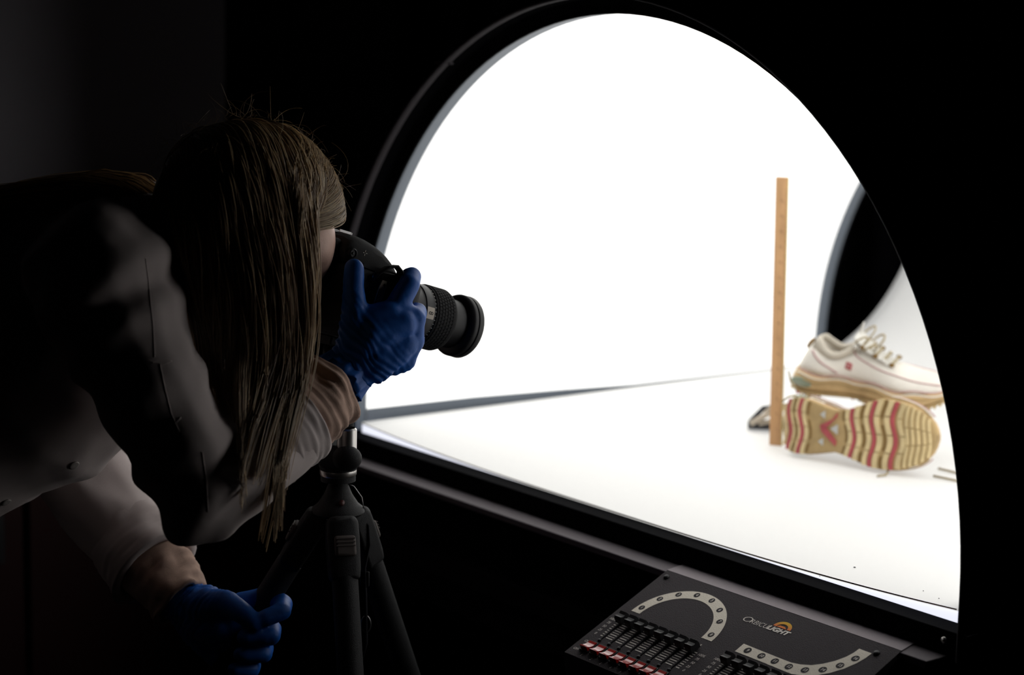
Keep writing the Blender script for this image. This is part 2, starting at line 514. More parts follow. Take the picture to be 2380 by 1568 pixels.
# fader banks: slots, knobs, scales
kb = MB()
fx = lambda p: UX * p[0] + DV * p[1] + NV * p[2]
R = []
kp = [(-.0075, .002), (-.0075, .0085), (-.0055, .0125), (-.0018, .0105), (.0018, .0105), (.0055, .0125), (.0075, .0085), (.0075, .002)]
kb.prism(kp, -.0060, .0060, lambda v, h, a: fx((a, v, h)))
kb.box(-.0016, .0016, -.0030, .0030, -.001, .003, (V(0, 0, 0), UX, DV, NV))
KM = kb.mesh('fader_knob'); KM.materials.append(MATS['black_plastic'])
SM = MB().box(-.0011, .0011, -.0235, .0235, .0, .0003, (V(0, 0, 0), UX, DV, NV)).mesh('fader_slot'); SM.materials.append(MATS['felt_black'])
EM = MB().lathe([(.0, .0), (.0026, .0), (.0026, .0012), (.0018, .0024), (.0, .0026)], 12, (V(0, 0, 0), UX, DV, NV)).mesh('slot_screw'); EM.materials.append(MATS['black_plastic']); EM.shade_smooth()
for bank in range(2):
    u0 = .0282 if bank == 0 else .2222
    for k in range(8):
        u = u0 + .01903 * k * (1.0 if bank == 0 else 1.03); v = .1268 + .0003 * k
        if bank and k > 7:
            break
        for me, vv in ((SM, v), (KM, .1085 + .0003 * k), (EM, v + .0248), (EM, v - .0248)):
            o = link(me.name.split('.')[0], me, None, cs); o.location = pn(u, vv); adopt(o, cs)
        label(str(k + 1 + 8 * bank), u + .0014, .0978 + .0003 * k, .0058, 'fader_number', shear=.2)
    b = MB()
    for j in range(9):
        v = .1108 + .0040 * j
        hgt = .00075 if j % 2 == 0 else .00045
        for k in range(9):
            ua = u0 + .01903 * (k - 1) + .0035; ub = u0 + .01903 * k - .0035
            if k == 0:
                ua = ub - .004
            if k == 8:
                ub = ua + .006
            vv = v + .0003 * k
            b.add([pn(ua, vv - hgt, .0004), pn(ub, vv - hgt, .0004), pn(ub, vv + hgt, .0004), pn(ua, vv + hgt, .0004)], [(0, 1, 2, 3)])
    b.build('fader_scale', 'print_white', cs)
    for j, t in enumerate(('100%', '75', '50', '25', '0')):
        label(t, u0 - .0178, .1110 + .0079 * j, .0058, 'scale_number', shear=.2)
        label(t, u0 + .1508, .1142 + .0079 * j, .0058, 'scale_number', shear=.2)
# red rocker switches in black bezels
bz = MB()
for a, c in (((-.0086, -.0072), (-.0100, .0100)), ((.0072, .0086), (-.0100, .0100)), ((-.0072, .0072), (-.0100, -.0086)), ((-.0072, .0072), (.0086, .0100))):
    bz.box(a[0], a[1], c[0], c[1], .0, .0022, (V(0, 0, 0), UX, DV, NV))
BZ = bz.mesh('switch_bezel'); BZ.materials.append(MATS['black_plastic'])
rk = MB()
prof = [(-.0082, .0012), (-.0082, .0030), (-.004, .0028), (.0, .0034), (.004, .0052), (.0082, .0082), (.0082, .0012)]
rk.prism(prof, -.0066, .0066, lambda v, h, a: fx((a, v, h)))
RK = rk.mesh('rocker'); RK.materials.append(MATS['red_plastic'])
for bank in range(2):
    for k in range(8):
        u = (.0252 if bank == 0 else .2190) + .01903 * k; v = .1672 + .0002 * k
        o = link('switch_bezel', BZ, None, cs); o.location = pn(u, v); adopt(o, cs)
        o2_ = link('rocker', RK, None, o, local=True)
        label(str(k + 1 + 8 * bank), u + .0022, .1838 + .0003 * k, .0056, 'switch_number', shear=.2)
    label('ON', .0128 + bank * .194, .1600, .0056, 'switch_text', shear=.2)
    label('OFF', .0105 + bank * .194, .1776, .0056, 'switch_text', shear=.2)

# ------------------------------------------------------------------ wooden ruler standing on the sheet
rl = thing('wooden_ruler', 'tall pale wooden ruler standing upright beside the shoes', 'ruler', (-.171, .516, .002))
rd = V(RT[0], RT[1], 0).normalized(); rd = (Matrix.Rotation(math.radians(-22), 3, 'Z') @ rd).normalized(); rn = V(rd.y, -rd.x, 0)
ruz = (V(0, 0, 1) - rd * .018).normalized()
RO = V(-.171, .516, .0025)
RF = (RO, rd, -rn, ruz)
MB().box(-.0105, .0092, -.002, .002, .0, .440, RF).build('ruler_body', 'ruler_wood', rl, bevel=.0006)
MB().box(.0092, .0106, -.0017, .0017, .0, .440, RF).build('brass_edge', 'ruler_brass', rl)
b = MB()
for k in range(1, 136):
    L = .0060 if k % 8 == 0 else (.0042 if k % 4 == 0 else .0026)
    b.box(.0090 - L, .0090, -.00215, -.0019, k * .003114 - .0002, k * .003114 + .0002, RF)
o = b.build('scale_marks', 'tick_ink', rl); o['kind'] = 'stuff'
for k in range(1, 17):
    f0 = RO + ruz * (k * .02491 + .0035) - rd * (-.0005) + rn * .0022
    link('scale_number', text_mesh(str(k), .0055, lambda x, y, f0=f0: f0 + rd * x + ruz * y), 'tick_ink', rl)


# ------------------------------------------------------------------ trainers
def interp(T, x):
    for (a, p), (c, q) in zip(T, T[1:]):
        if x <= c:
            t = (x - a) / (c - a) if c > a else 0; t = t * t * (3 - 2 * t) if False else t
            return p + (q - p) * t
    return T[-1][1]


def smooth_interp(T, x):
    xs_ = [a for a, _ in T]; ys = [p for _, p in T]
    if x <= xs_[0]: return ys[0]
    if x >= xs_[-1]: return ys[-1]
    for k in range(len(xs_) - 1):
        if x <= xs_[k + 1]:
            h = xs_[k + 1] - xs_[k]; t = (x - xs_[k]) / h
            m0 = (ys[k + 1] - ys[k - 1]) / (xs_[k + 1] - xs_[k - 1]) if k > 0 else (ys[1] - ys[0]) / h
            m1 = (ys[k + 2] - ys[k]) / (xs_[k + 2] - xs_[k]) if k + 2 < len(xs_) else (ys[k + 1] - ys[k]) / h
            return (2 * t ** 3 - 3 * t ** 2 + 1) * ys[k] + (t ** 3 - 2 * t ** 2 + t) * h * m0 + (-2 * t ** 3 + 3 * t ** 2) * ys[k + 1] + (t ** 3 - t ** 2) * h * m1


SL = .264
# half widths along the length (fraction from heel to toe): the two sides of the sole
SIDE_A = [(0, .012), (.012, .022), (.04, .031), (.12, .038), (.25, .036), (.38, .033), (.47, .037), (.60, .047), (.70, .050), (.80, .048), (.90, .041), (.96, .030), (.99, .017), (1, .006)]
SIDE_B = [(0, .012), (.012, .021), (.04, .030), (.12, .037), (.25, .033), (.38, .027), (.47, .030), (.60, .043), (.70, .050), (.80, .047), (.90, .039), (.96, .028), (.99, .016), (1, .006)]
BOT = [(0, .010), (.05, .003), (.12, .0), (.70, .0), (.82, .004), (.92, .013), (1, .026)]


def sw(x, s):
    return smooth_interp(SIDE_A if s > 0 else SIDE_B, x) * (1.12 + .17 * max(0, 1 - x / .35)) * (1 if s > 0 else -1)


def shoe_ring(x, za, zb, sa, sb, n=28, p=.55):
    """closed section from height za to zb; sa, sb scale the width at bottom and top"""
    P = []
    wa, wb_ = sw(x, 1), sw(x, -1)
    for i in range(n):
        a = 2 * math.pi * i / n
        c, s_ = math.cos(a), math.sin(a)
        cc = math.copysign(abs(c) ** p, c); ss = math.copysign(abs(s_) ** p, s_)
        w = (wa if cc > 0 else -wb_) * cc
        h = (ss + 1) / 2
        P.append(V(x * SL, w * (sa + (sb - sa) * h), za + (zb - za) * h))
    return P


def make_shoe(label):
    root = thing('trainer_shoe', label, 'shoe', group='pair of trainers in the light tent')
    XS = [0, .006, .015, .03, .06, .1, .16, .22, .3, .38, .46, .54, .62, .7, .78, .85, .91, .95, .98, .993, 1.]
    # midsole
    b = MB()
    MT = [(0, .040), (.1, .036), (.3, .030), (.5, .028), (.7, .028), (.85, .032), (1, .040)]
    b.rings([shoe_ring(x, smooth_interp(BOT, x) + .004, smooth_interp(MT, x), 1.0, .93) for x in XS])
    mids = b.build('midsole', 'shoe_tan', root, True, local=True)
    # wavy edge lines on the midsole and lower upper
    for zc, m, amp in ((.034, 'shoe_cream', .0022), (.027, 'sole_base', .002), (.040, 'piping_pink', .0022)):
        for s in (1, -1):
            b = MB(); pts = []
            for k in range(60):
                x = .03 + .93 * k / 59
                z = zc - .006 * min(1, x / .4) + amp * math.sin(x * 26) + .006 * max(0, x - .7) / .3
                pts.append(V(x * SL, sw(x, s) * 1.0, z))
            b.tube(pts, .0011, 5); b.build('trim_line', m, root, True, local=True)
    # upper
    UT = [(0, .070), (.02, .080), (.06, .085), (.12, .076), (.2, .068), (.26, .070), (.33, .080), (.38, .085), (.46, .079), (.56, .067), (.66, .058), (.76, .053), (.86, .050), (.94, .047), (1, .037)]
    TW = [(0, .62), (.1, .60), (.3, .56), (.45, .48), (.6, .52), (.75, .60), (.9, .62), (1, .7)]
    b = MB(); R = []
    for x in XS:
        zb = smooth_interp(UT, x)
        R.append(shoe_ring(x, smooth_interp(MT, x) - .006, zb, .95, smooth_interp(TW, x), p=.75))
    # open the ankle: push the top middle down into the shoe
    for x, r in zip(XS, R):
        if .03 < x < .36:
            mid = (max(p.y for p in r) + min(p.y for p in r)) / 2
            zt = max(p.z for p in r)
            for p in r:
                w = max(abs(q.y - mid) for q in r if q.z > zt - .02)
                if p.z > zt - .012 and abs(p.y - mid) < w * .72:
                    p.z -= .042
    b.rings(R); up = b.build('upper', 'shoe_cream', root, True, local=True)
    sb = up.modifiers.new('s', 'SUBSURF'); sb.levels = 1; sb.render_levels = 1
    # padded collar roll
    b = MB(); pts = []
    for k in range(41):
        a = 2 * math.pi * k / 40
        x = .195 + .155 * math.cos(a); x = max(.018, x)
        w = .0245 * math.sin(a) * (1.0 if x > .1 else .95)
        pts.append(V(x * SL, w, smooth_interp(UT, x) - .001))
    b.tube(pts, .0058, 8); b.build('collar', 'shoe_lining', root, True, local=True)
    # tongue
    b = MB(); R = []
    for k in range(9):
        t = k / 8; x = .60 - .27 * t; z = .060 + .040 * t
        R.append([V(x * SL, (.020 + .004 * t) * math.cos(a), z + .004 * math.sin(a)) for a in [2 * math.pi * i / 12 for i in range(12)]])
    b.rings(R); b.build('tongue', 'shoe_white', root, True, local=True)
    # lace bars, bows and loose ends
    for k in range(6):
        x = .36 + .052 * k; z = smooth_interp(UT, x) + .004
        b = MB(); b.tube([V((x + .012 * math.sin(j / 6 * math.pi)) * SL, -.023 + .046 * j / 6, z + .004 * math.sin(j / 6 * math.pi)) for j in range(7)], .0022, 6)
        b.build('lace', 'lace', root, True, local=True)
        for s in (-1, 1):
            b = MB(); b.ellipsoid(V(x * SL, s * .022, z - .001), V(.005, 0, 0), V(0, .003, 0), V(0, 0, .004), 10, 6)
            b.build('eyelet', 'sole_groove' if k % 2 else 'shoe_white', root, True, local=True)
    rnd = random.Random(4)
    for s in (-1, 1):
        for q in range(2):
            b = MB(); pts = []
            for j in range(17):
                a = 2 * math.pi * j / 16
                pts.append(V(.40 * SL + .02 * q + .012 * math.sin(a), s * (.012 + .022 * (1 - math.cos(a)) / 2), .088 - .012 * q + .016 * math.sin(a / 2) * (1 + .4 * math.sin(a))))
            b.tube(pts, .0019, 6); b.build('lace_bow', 'lace', root, True, local=True)
    b = MB(); b.tube([V(.345 * SL, .004, .090), V(.35 * SL, .006, .102), V(.355 * SL, .004, .113), V(.365 * SL, 0, .121)], [.004, .0035, .003, .002], 6); b.build('pull_tab', 'shoe_white', root, True, local=True)
    b = MB(); b.ellipsoid(V(-.001, 0, .074), V(.006, 0, 0), V(0, .011, 0), V(0, 0, .009), 12, 8); b.build('heel_tab', 'sole_groove', root, True, local=True)
    # side details on both flanks
    for s in (-1, 1):
        def flank(x, z):
            zt = smooth_interp(UT, x); za = smooth_interp(MT, x) - .006
            h = min(1, max(0, (z - za) / (zt - za))); ss = h * 2 - 1
            c = max(0, 1 - abs(ss) ** (2 / .75)) ** (.75 / 2)
            return V(x * SL, sw(x, s) * (.95 + (smooth_interp(TW, x) - .95) * h) * c + s * .0006, z)
        for path in ([(.34, .077), (.38, .069), (.45, .062), (.55, .055), (.68, .050), (.8, .046), (.93, .044)], [(.05, .072), (.10, .063), (.16, .054), (.24, .045), (.28, .040)]):
            b = MB(); pts = []
            for j in range(24):
                x = path[0][0] + (path[-1][0] - path[0][0]) * j / 23
                pts.append(flank(x, smooth_interp(path, x)))
            b.tube(pts, .0012, 5); b.build('piping', 'piping_pink', root, True, local=True)
        b = MB(); c0 = flank(.34, .053); t = V(1, 0, -.25).normalized(); u = V(0, -.35 * s, 1).normalized(); nn = V(0, s, .3).normalized()
        b.box(-.0062, .0062, -.0055, .0055, -.002, .0012, (c0, t, u, nn)); b.build('logo_patch', 'sole_red', root, bevel=.001, local=True)
        b = MB()
        for a_ in ((-.0030, -.0022), (.0008, .0016)):
            b.box(a_[0], a_[1], -.0025, .0025, .0011, .0015, (c0, t, u, nn))
        b.build('logo_mark', 'shoe_white', root, local=True)
        b = MB(); cc = V(.085 * SL, sw(.085, s) * .985, .021); R = []
        b.ellipsoid(cc, V(.018, 0, -.004), V(0, .003, 0), V(.002, 0, .0075), 16, 8); b.build('air_window', 'air_unit', root, True, local=True)
    # outsole plate
    b = MB(); b.rings([shoe_ring(x, smooth_interp(BOT, x), smooth_interp(BOT, x) + .007, .97, 1.005, p=.45) for x in XS])
    b.build('outsole', 'sole_base', root, True, local=True)

    def wave(x, y, amp):
        return x + amp * math.sin(y / .0145 * math.pi * .42 + .6)

    def bar(xc, wd, h, m, name, amp=.0135, ya=-.97, yb=.97, sink=.001):
        """a wavy tread bar across the sole, cut to its outline"""
        b = MB(); N = 22; R = []
        for k in range(N + 1):
            q = ya + (yb - ya) * k / N
            y = (sw(min(.985, xc), 1) * q) if q > 0 else (-sw(min(.985, xc), -1) * q)
            x = min(.985, max(.012, wave(xc, y, amp)))
            lim = sw(x, 1) if y > 0 else -sw(x, -1)
            y = math.copysign(min(abs(y), abs(lim) * .965), y)
            zz = smooth_interp(BOT, x)
            R.append([V((x - wd / 2) * SL, y, zz + sink), V((x - wd * .42) * SL, y, zz - h), V((x + wd * .42) * SL, y, zz - h), V((x + wd / 2) * SL, y, zz + sink)])
        b.rings(R)
        return b.build(name, m, root, local=True)

    for xc in (.067, .149, .508, .640, .775):
        bar(xc, .026, .0025, 'sole_red', 'red_tread')
    for xc in (.111, .206, .455, .574, .708):
        for ya, yb in ((-.95, -.45), (-.25, .45), (.62, .95)):
            bar(xc, .015, .0012, 'sole_groove', 'tread_groove', ya=ya, yb=yb)
    for xc, wd_ in ((.032, .026), (.090, .016), (.130, .020), (.178, .028), (.482, .034), (.541, .034), (.607, .034), (.674, .036), (.742, .036), (.818, .030)):
        for ya, yb in ((-.97, -.52), (-.49, .0), (.03, .50), (.53, .97)):
            bar(xc, wd_, .0024, 'sole_tan', 'tread_block', ya=ya, yb=yb)
    for xc in (.850, .880, .910, .940, .965):
        for ya, yb in ((-.95, -.30), (-.26, .26), (.30, .95)):
            bar(xc, .018, .0028, 'sole_tan', 'tread_block', amp=.006, ya=ya, yb=yb)
    # mid-foot chevron and the three grey windows
    for y0, y1 in ((.0, .022), (.0, -.022)):
        b = MB(); z = .0008
        b.prism([(.285, y0 - .004), (.315, y0 - .004 if y1 > 0 else y0 + .004), (.40, y1 - .004), (.395, y1 + .004), (.30, y0 + (.006 if y1 > 0 else -.006))], z, -.0035, lambda u, v, a: V(u * SL, v, a))
        b.build('red_chevron', 'sole_red', root, local=True)
    for cx, cy, sx_, sy_ in ((.385, .0, .032, .008), (.295, .022, .022, .006), (.30, -.021, .022, .006)):
        b = MB(); b.prism([(cx - sx_, cy), (cx + sx_ * .6, cy - sy_), (cx + sx_ * .6, cy + sy_)], .001, -.0012, lambda u, v, a: V(u * SL, v, a)); b.build('sole_window', 'grey_print', root, local=True)
    for ch in [x for x in bpy.data.objects if x.parent == root]:      # heel leans forward
        for p in ch.data.vertices:
            if p.co.z > .02:
                p.co.x += .45 * (p.co.z - .02) * max(0, 1 - p.co.x / (.5 * SL))
    return root


shoeA = make_shoe('cream trainer lying on its side with its red and tan sole showing')
phi = math.radians(12)
tv = V(math.cos(phi), math.sin(phi), 0).normalized()
nz = V(-math.sin(phi), math.cos(phi), 0.0)          # shoe's up points away from the viewer
nz = (nz + V(0, 0, -.10)).normalized()
tv = (tv + V(0, 0, .055)).normalized()
ny = nz.cross(tv).normalized(); nz = tv.cross(ny)
mA = Matrix((tv, ny, nz)).transposed().to_4x4(); mA.translation = V(-.121, .473, .0530)
shoeA.matrix_basis = mA
shoeB = copy_tree(shoeA)
shoeB['label'] = 'cream trainer resting upright on top of the overturned one, laces tied'
pb = math.radians(27)
tv = V(math.cos(pb), math.sin(pb), -.055).normalized()
ny = V(-math.sin(pb), math.cos(pb), .16).normalized(); nz = tv.cross(ny).normalized(); ny = nz.cross(tv)
mB = Matrix((tv, ny, nz)).transposed().to_4x4(); mB.translation = V(-.166, .550, .103)
shoeB.matrix_basis = mB
# loose laces of the lower trainer trailing on the sheet
b = MB(); b.tube([V(.10, .60, .006), V(.155, .60, .006), V(.215, .606, .0055), V(.255, .60, .0055), V(.262, .585, .0055), V(.225, .572, .0055), V(.17, .56, .0055), V(.13, .553, .006)], .0019, 6); o = b.build('loose_lace', 'lace', shoeA, True)
b = MB(); b.tube([V(.055, .530, .010), V(.075, .512, .0065), V(.085, .495, .0055), V(.082, .480, .0055)], .0018, 6); b.build('loose_lace', 'lace', shoeA, True)
b = MB(); b.tube([at(1850, 905, 2.96), at(1838, 885, 2.96), at(1833, 862, 2.96)], [.0016, .0016, .001], 6); b.build('loose_lace', 'lace', shoeB, True)
b = MB(); b.tube([at(1850, 918, 2.96), at(1832, 922, 2.95), at(1818, 933, 2.95)], .0014, 6); b.build('loose_lace', 'lace', shoeB, True)

# small strappy item behind the ruler
sd = thing('small_sandal', 'small black and cream strappy sandal half hidden behind the ruler', 'sandal', (-.28, .60, .004))
c0 = V(-.262, .592, .0045); sx = (V(RT[0], RT[1], 0).normalized()); sy = V(-sx.y, sx.x, 0)
FR = (c0, sx, sy, V(0, 0, 1))
b = MB(); R = []
for k in range(13):
    t = k / 12; x = -.036 + .105 * t; w = .020 * math.sin(math.pi * min(1, t * .8 + .12)) ** .6
    R.append([c0 + sx * x + sy * (w * math.cos(a)) + V(0, 0, .008 + .008 * math.sin(a)) for a in [2 * math.pi * i / 12 for i in range(12)]])
b.rings(R); b.build('sole', 'sandal_black', sd, True)
for (x0, z0), (x1, z1), w in (((-.034, .012), (.018, .038), .005), ((-.02, .012), (.05, .026), .004), ((.005, .036), (.055, .034), .003), ((-.012, .030), (.004, .040), .003)):
    b = MB(); b.tube([c0 + sx * x0 + sy * -.014 + V(0, 0, z0), c0 + sx * (x0 + x1) / 2 + sy * -.018 + V(0, 0, (z0 + z1) / 2 + .004), c0 + sx * x1 + sy * -.008 + V(0, 0, z1)], w, 8); b.build('strap', 'sandal_cream', sd, True)
b = MB(); b.tube([c0 + sx * -.03 + sy * .012 + V(0, 0, .012), c0 + sx * -.01 + sy * .012 + V(0, 0, .034), c0 + sx * .03 + sy * .010 + V(0, 0, .040), c0 + sx * .06 + sy * .006 + V(0, 0, .016)], .0045, 8); b.build('strap', 'sandal_black', sd, True)

# ------------------------------------------------------------------ the photographer's camera
CP = at(856, 700, 2.44)                      # centre of the lens mount
cdv = V(-.077, .955, -.285).normalized()      # the way the lens points: at the shoes
cxv = (V(1, .06, 0) - cdv * V(1, .06, 0).dot(cdv)).normalized(); czv = cxv.cross(cdv).normalized()
mC = Matrix((cxv, cdv, czv)).transposed().to_4x4(); mC.translation = CP
dc = thing('digital_camera', 'black DSLR camera with zoom lens held to the eye on the tripod', 'camera', mtx=mC)


def dpart(mb, name, m, smooth='auto', bevel=0.):
    return mb.build(name, m, dc, smooth, bevel, local=True)


LFR = (V(0, 0, 0), V(1, 0, 0), V(0, 0, 1), V(0, 1, 0))
dpart(MB().box(-.066, .066, -.080, -.004, -.052, .036), 'camera_body', 'black_matte', bevel=.008)
b = MB()                                       # hand grip
b.rings([[V(.060 + .018 * math.cos(a), -.012 + (.040 if math.sin(a) > 0 else .044) * math.sin(a) * k, z) for a in [2 * math.pi * i / 24 for i in range(24)]]
         for z, k in ((-.051, .8), (-.046, .95), (0, .98), (.028, .95), (.035, .85), (.037, .5))])
dpart(b, 'hand_grip', 'black_matte', True)
b = MB(); R = []                               # pentaprism hump
for x, k in ((-.034, .72), (-.030, .88), (-.016, .98), (0, 1.), (.016, .98), (.030, .88), (.036, .70)):
    pr = [(-.080, .030), (-.081, .060), (-.076, .070), (-.062, .0745), (-.042, .0735), (-.020, .067), (-.002, .056), (.008, .045), (.012, .034), (.010, .026)]
    R.append([V(x, y, .030 + (z - .030) * k) for y, z in pr])
b.rings(R); o = dpart(b, 'prism_hump', 'black_matte', 'auto'); q = o.modifiers.new('s', 'SUBSURF'); q.levels = q.render_levels = 1
dpart(MB().box(-.022, .022, -.096, -.079, .040, .064), 'eyepiece', 'rubber', bevel=.004)
for x in (-.0105, .0095):
    dpart(MB().box(x, x + .0012, -.078, -.060, .0730, .0760), 'hot_shoe_rail', 'steel_dull')
dpart(MB().box(-.0105, .0107, -.0595, -.0582, .073, .0755), 'hot_shoe_rail', 'steel_dull')
b = MB(); b.lathe([(.0, .0), (.0062, .0), (.0062, .004), (.0048, .005), (.0046, .0035), (.002, .0035), (.0015, .005), (0, .005)], 20, (V(.0330, -.070, .050), V(0, 1, 0), V(0, 0, 1), V(1, 0, 0)))
dpart(b, 'diopter_dial', 'black_plastic')
b = MB()
for a0 in range(4):
    a = a0 * math.pi / 2
    b.box(.0012, .0036, -.0003, .0003, 0, .0004, (V(.0350, -.0510, .0545), V(0, math.cos(a), math.sin(a)), V(0, -math.sin(a), math.cos(a)), V(1, 0, 0)))
q = dpart(b, 'flash_symbol', 'print_white', False); q['kind'] = 'stuff'
b = MB(); b.rings([[V(x, -.072 + .0, .036 + .0), V(x, -.072, .040), V(x, .0, .0395), V(x, .012, .034), V(x, .012, .030)] for x in (.036, .050, .064)])
dpart(b, 'top_plate', 'black_matte', 'auto')
b = MB(); b.lathe([(.0, .0), (.0075, .0), (.0075, .004), (.0055, .0055), (0, .0055)], 20, (V(.060, .012, .035), V(1, 0, 0), V(0, 1, 0), V(0, .25, 1).normalized())); dpart(b, 'shutter_button', 'black_plastic')
b = MB(); b.lathe([(.0, .0), (.011, .0), (.011, .006), (.009, .007), (0, .007)], 24, (V(-.048, -.035, .036), V(1, 0, 0), V(0, 1, 0), V(0, 0, 1))); dpart(b, 'mode_dial', 'black_plastic')
# strap: lug, crumpled webbing and hanging strap end
b = MB(); b.tube([V(.066, -.050 + .005 * math.cos(a), .028 + .006 * math.sin(a)) for a in [2 * math.pi * i / 12 for i in range(13)]], .0013, 6); dpart(b, 'strap_lug', 'silver', True)
b = MB(); R = []
sp = [V(.067, -.056, .022), V(.071, -.052, .033), V(.074, -.042, .043), V(.075, -.032, .047), V(.076, -.024, .042), V(.075, -.021, .032), V(.073, -.023, .022)]
for k, p in enumerate(sp):
    t = (sp[min(k + 1, 6)] - sp[max(k - 1, 0)]).normalized(); w = t.cross(V(1, 0, 0)).normalized()
    R.append([p + V(1, 0, 0) * x * .0055 + w * y for x, y in ((-1, -.001), (1, -.0018), (1, .0004), (0, .0026), (-1, .001))])
b.rings(R); dpart(b, 'strap_webbing', 'black_plastic', True)
b = MB(); R = []
for k in range(9):
    t = k / 8; z = .026 - .075 * t; c = V(.076 + .002 * math.sin(t * 3), -.044 - .010 * t, z); w = .0056 if k else .0036
    R.append([c + V(.0007, -w, 0), c + V(.0007, w, 0), c + V(-.0007, w, 0), c + V(-.0007, -w, 0)])
b.rings(R); dpart(b, 'strap_end', 'strap_grey', bevel=.0004)
b = MB(); b.lathe([(.0, 0), (.0017, 0), (.0017, .0005), (0, .0005)], 12, (V(.0768, -.0435, .0205), V(0, 1, 0), V(0, 0, 1), V(1, 0, 0))); dpart(b, 'strap_hole', 'felt_black', False)
# lens
dpart(MB().lathe([(.0325, -.005), (.0335, .0), (.0345, .012), (.0375, .020), (.0390, .030), (.0390, .060), (.0382, .061), (.0382, .064), (.0394, .065), (.0394, .078), (.0386, .079), (.0386, .082), (.030, .082)], 64, LFR), 'lens_barrel', 'black_plastic')
dpart(MB().lathe([(.034, .082), (.0398, .082), (.0402, .084), (.0402, .115), (.0396, .117), (.031, .118), (.031, .112)], 64, LFR), 'zoom_ring', 'rubber')
b = MB()
for row in range(6):
    y0 = .0855 + .0048 * row
    for k in range(54):
        a = 2 * math.pi * (k + .5 * (row % 2)) / 54; u = V(math.cos(a), 0, math.sin(a)); t = V(-math.sin(a), 0, math.cos(a))
        b.box(-.0018, .0018, 0, .0038, 0, .0011, (u * .0400 + V(0, y0, 0), t, V(0, 1, 0), u))
q = dpart(b, 'rubber_ribs', 'rubber', False); q['kind'] = 'stuff'
dpart(MB().lathe([(.029, .112), (.0318, .113), (.0318, .148), (.029, .149)], 64, LFR), 'inner_barrel', 'black_plastic')
dpart(MB().lathe([(.030, .143), (.0365, .144), (.0405, .148), (.0412, .150), (.0412, .154), (.0398, .1546), (.0398, .1562), (.0412, .157), (.0415, .163), (.0405, .165), (.0375, .165), (.0365, .156), (.030, .150)], 64, LFR), 'front_rim', 'black_plastic')
b = MB(); b.lathe([(.0, .152), (.015, .1515), (.030, .148)], 40, LFR, cap=False); dpart(b, 'front_glass', 'lens_glass', True)


def on_barrel(y, ang, r):
    return V(r * math.cos(ang), y, r * math.sin(ang))


b = MB(); n = 8
P = [on_barrel(y, math.radians(18 - 22 * i / n), .0397) for y in (.0655, .0775) for i in range(n + 1)]
b.add(P, [(i, i + 1, n + 2 + i, n + 1 + i) for i in range(n)]); dpart(b, 'distance_plate', 'label_plate', False)
me = text_mesh('8', .010, lambda x, y: on_barrel(.0715 + y, math.radians(7) - x / .0397, .0399)); link('plate_digit', me, 'print_dark', dc, local=True)
b = MB()
for k in range(14):
    a = math.radians(60 - 8 * k); b.box(-.0003, .0003, .0, .0022 if k % 3 else .0035, 0, .0003, (on_barrel(.0795, a, .0387), V(-math.sin(a), 0, math.cos(a)), V(0, 1, 0), V(math.cos(a), 0, math.sin(a))))
q = dpart(b, 'lens_marks', 'print_white', False); q['kind'] = 'stuff'
CM = mC


def cl(x, y, z):
    return CM @ V(x, y, z)


# ------------------------------------------------------------------ tripod
HB = at(786, 1105, 2.455)                      # base of the head
tpt = thing('camera_tripod', 'black tripod with silver ringed ball head under the camera', 'tripod', (HB.x, HB.y, FLOOR_Z))
plate = cl(0, -.032, -.057)
fpl = (plate, cxv, cdv, czv)
MB().box(-.022, .022, -.028, .028, -.008, .004, fpl).build('quick_plate', 'tripod_black', tpt, bevel=.002)
Z = V(0, 0, 1); ZF = lambda p: (p, V(1, 0, 0), V(0, 1, 0), Z)
hx = V(HB.x, HB.y, 0)
pt1 = plate - czv * .010
MB().tube([pt1, (pt1 + V(HB.x, HB.y, .235)) / 2 - V(.004, 0, 0), V(HB.x, HB.y, .215), V(HB.x, HB.y, .165)], [.016, .017, .019, .019], 20).build('ball_stem', 'tripod_black', tpt, True)
bx = at(806, 1030, 2.43)
MB().lathe([(.0, -.022), (.0125, -.022), (.0125, .018), (.0105, .020), (.0095, .016), (0, .016)], 24, ZF(V(bx.x, bx.y, bx.z))).build('clamp_barrel', 'silver', tpt, 'auto')
kp = at(806, 1065, 2.425)
o = MB().ellipsoid(kp, Vector(RT) * .019, Vector(FW) * .017, V(0, 0, .0165)).build('ball_knob', 'tripod_black', tpt, True)
MB().capsule(kp, .0145, at(765, 1062, 2.44), .016, 18).build('knob_arm', 'tripod_black', tpt, True)
MB().lathe([(0, .150), (.018, .150), (.023, .138), (.0245, .120), (.022, .112), (0, .110)], 32, ZF(hx)).build('ball_housing', 'tripod_black', tpt, 'auto')
zr = HB.z
MB().lathe([(0, zr + .012), (.0225, zr + .012), (.0232, zr + .0105), (.0232, zr + .0025), (.0222, zr + .001), (0, zr + .001)], 40, ZF(hx)).build('silver_ring', 'silver', tpt, 'auto')
MB().lathe([(0, zr + .001), (.0222, zr + .001), (.0222, zr - .006), (.010, zr - .008), (0, zr - .008)], 40, ZF(hx)).build('pan_base', 'tripod_black', tpt, 'auto')
AP = V(HB.x, HB.y, at(775, 1190, 2.46).z)     # apex collar
MB().lathe([(0, zr - .008), (.011, zr - .008), (.013, zr - .012), (.018, zr - .024), (.026, zr - .036), (.033, zr - .042), (.034, zr - .046), (.030, zr - .050), (0, zr - .052)], 40, ZF(hx)).build('spider_cone', 'tripod_black', tpt, 'auto')
MB().lathe([(0, 0), (.004, 0), (.004, .0008), (0, .0012)], 20, (V(HB.x, HB.y, zr - .030) + V(.021, -.008, 0), V(.36, .93, 0).normalized(), V(-.4, .3, .8).normalized(), V(.8, -.35, .45).normalized())).build('red_badge', 'tripod_red', tpt, True)
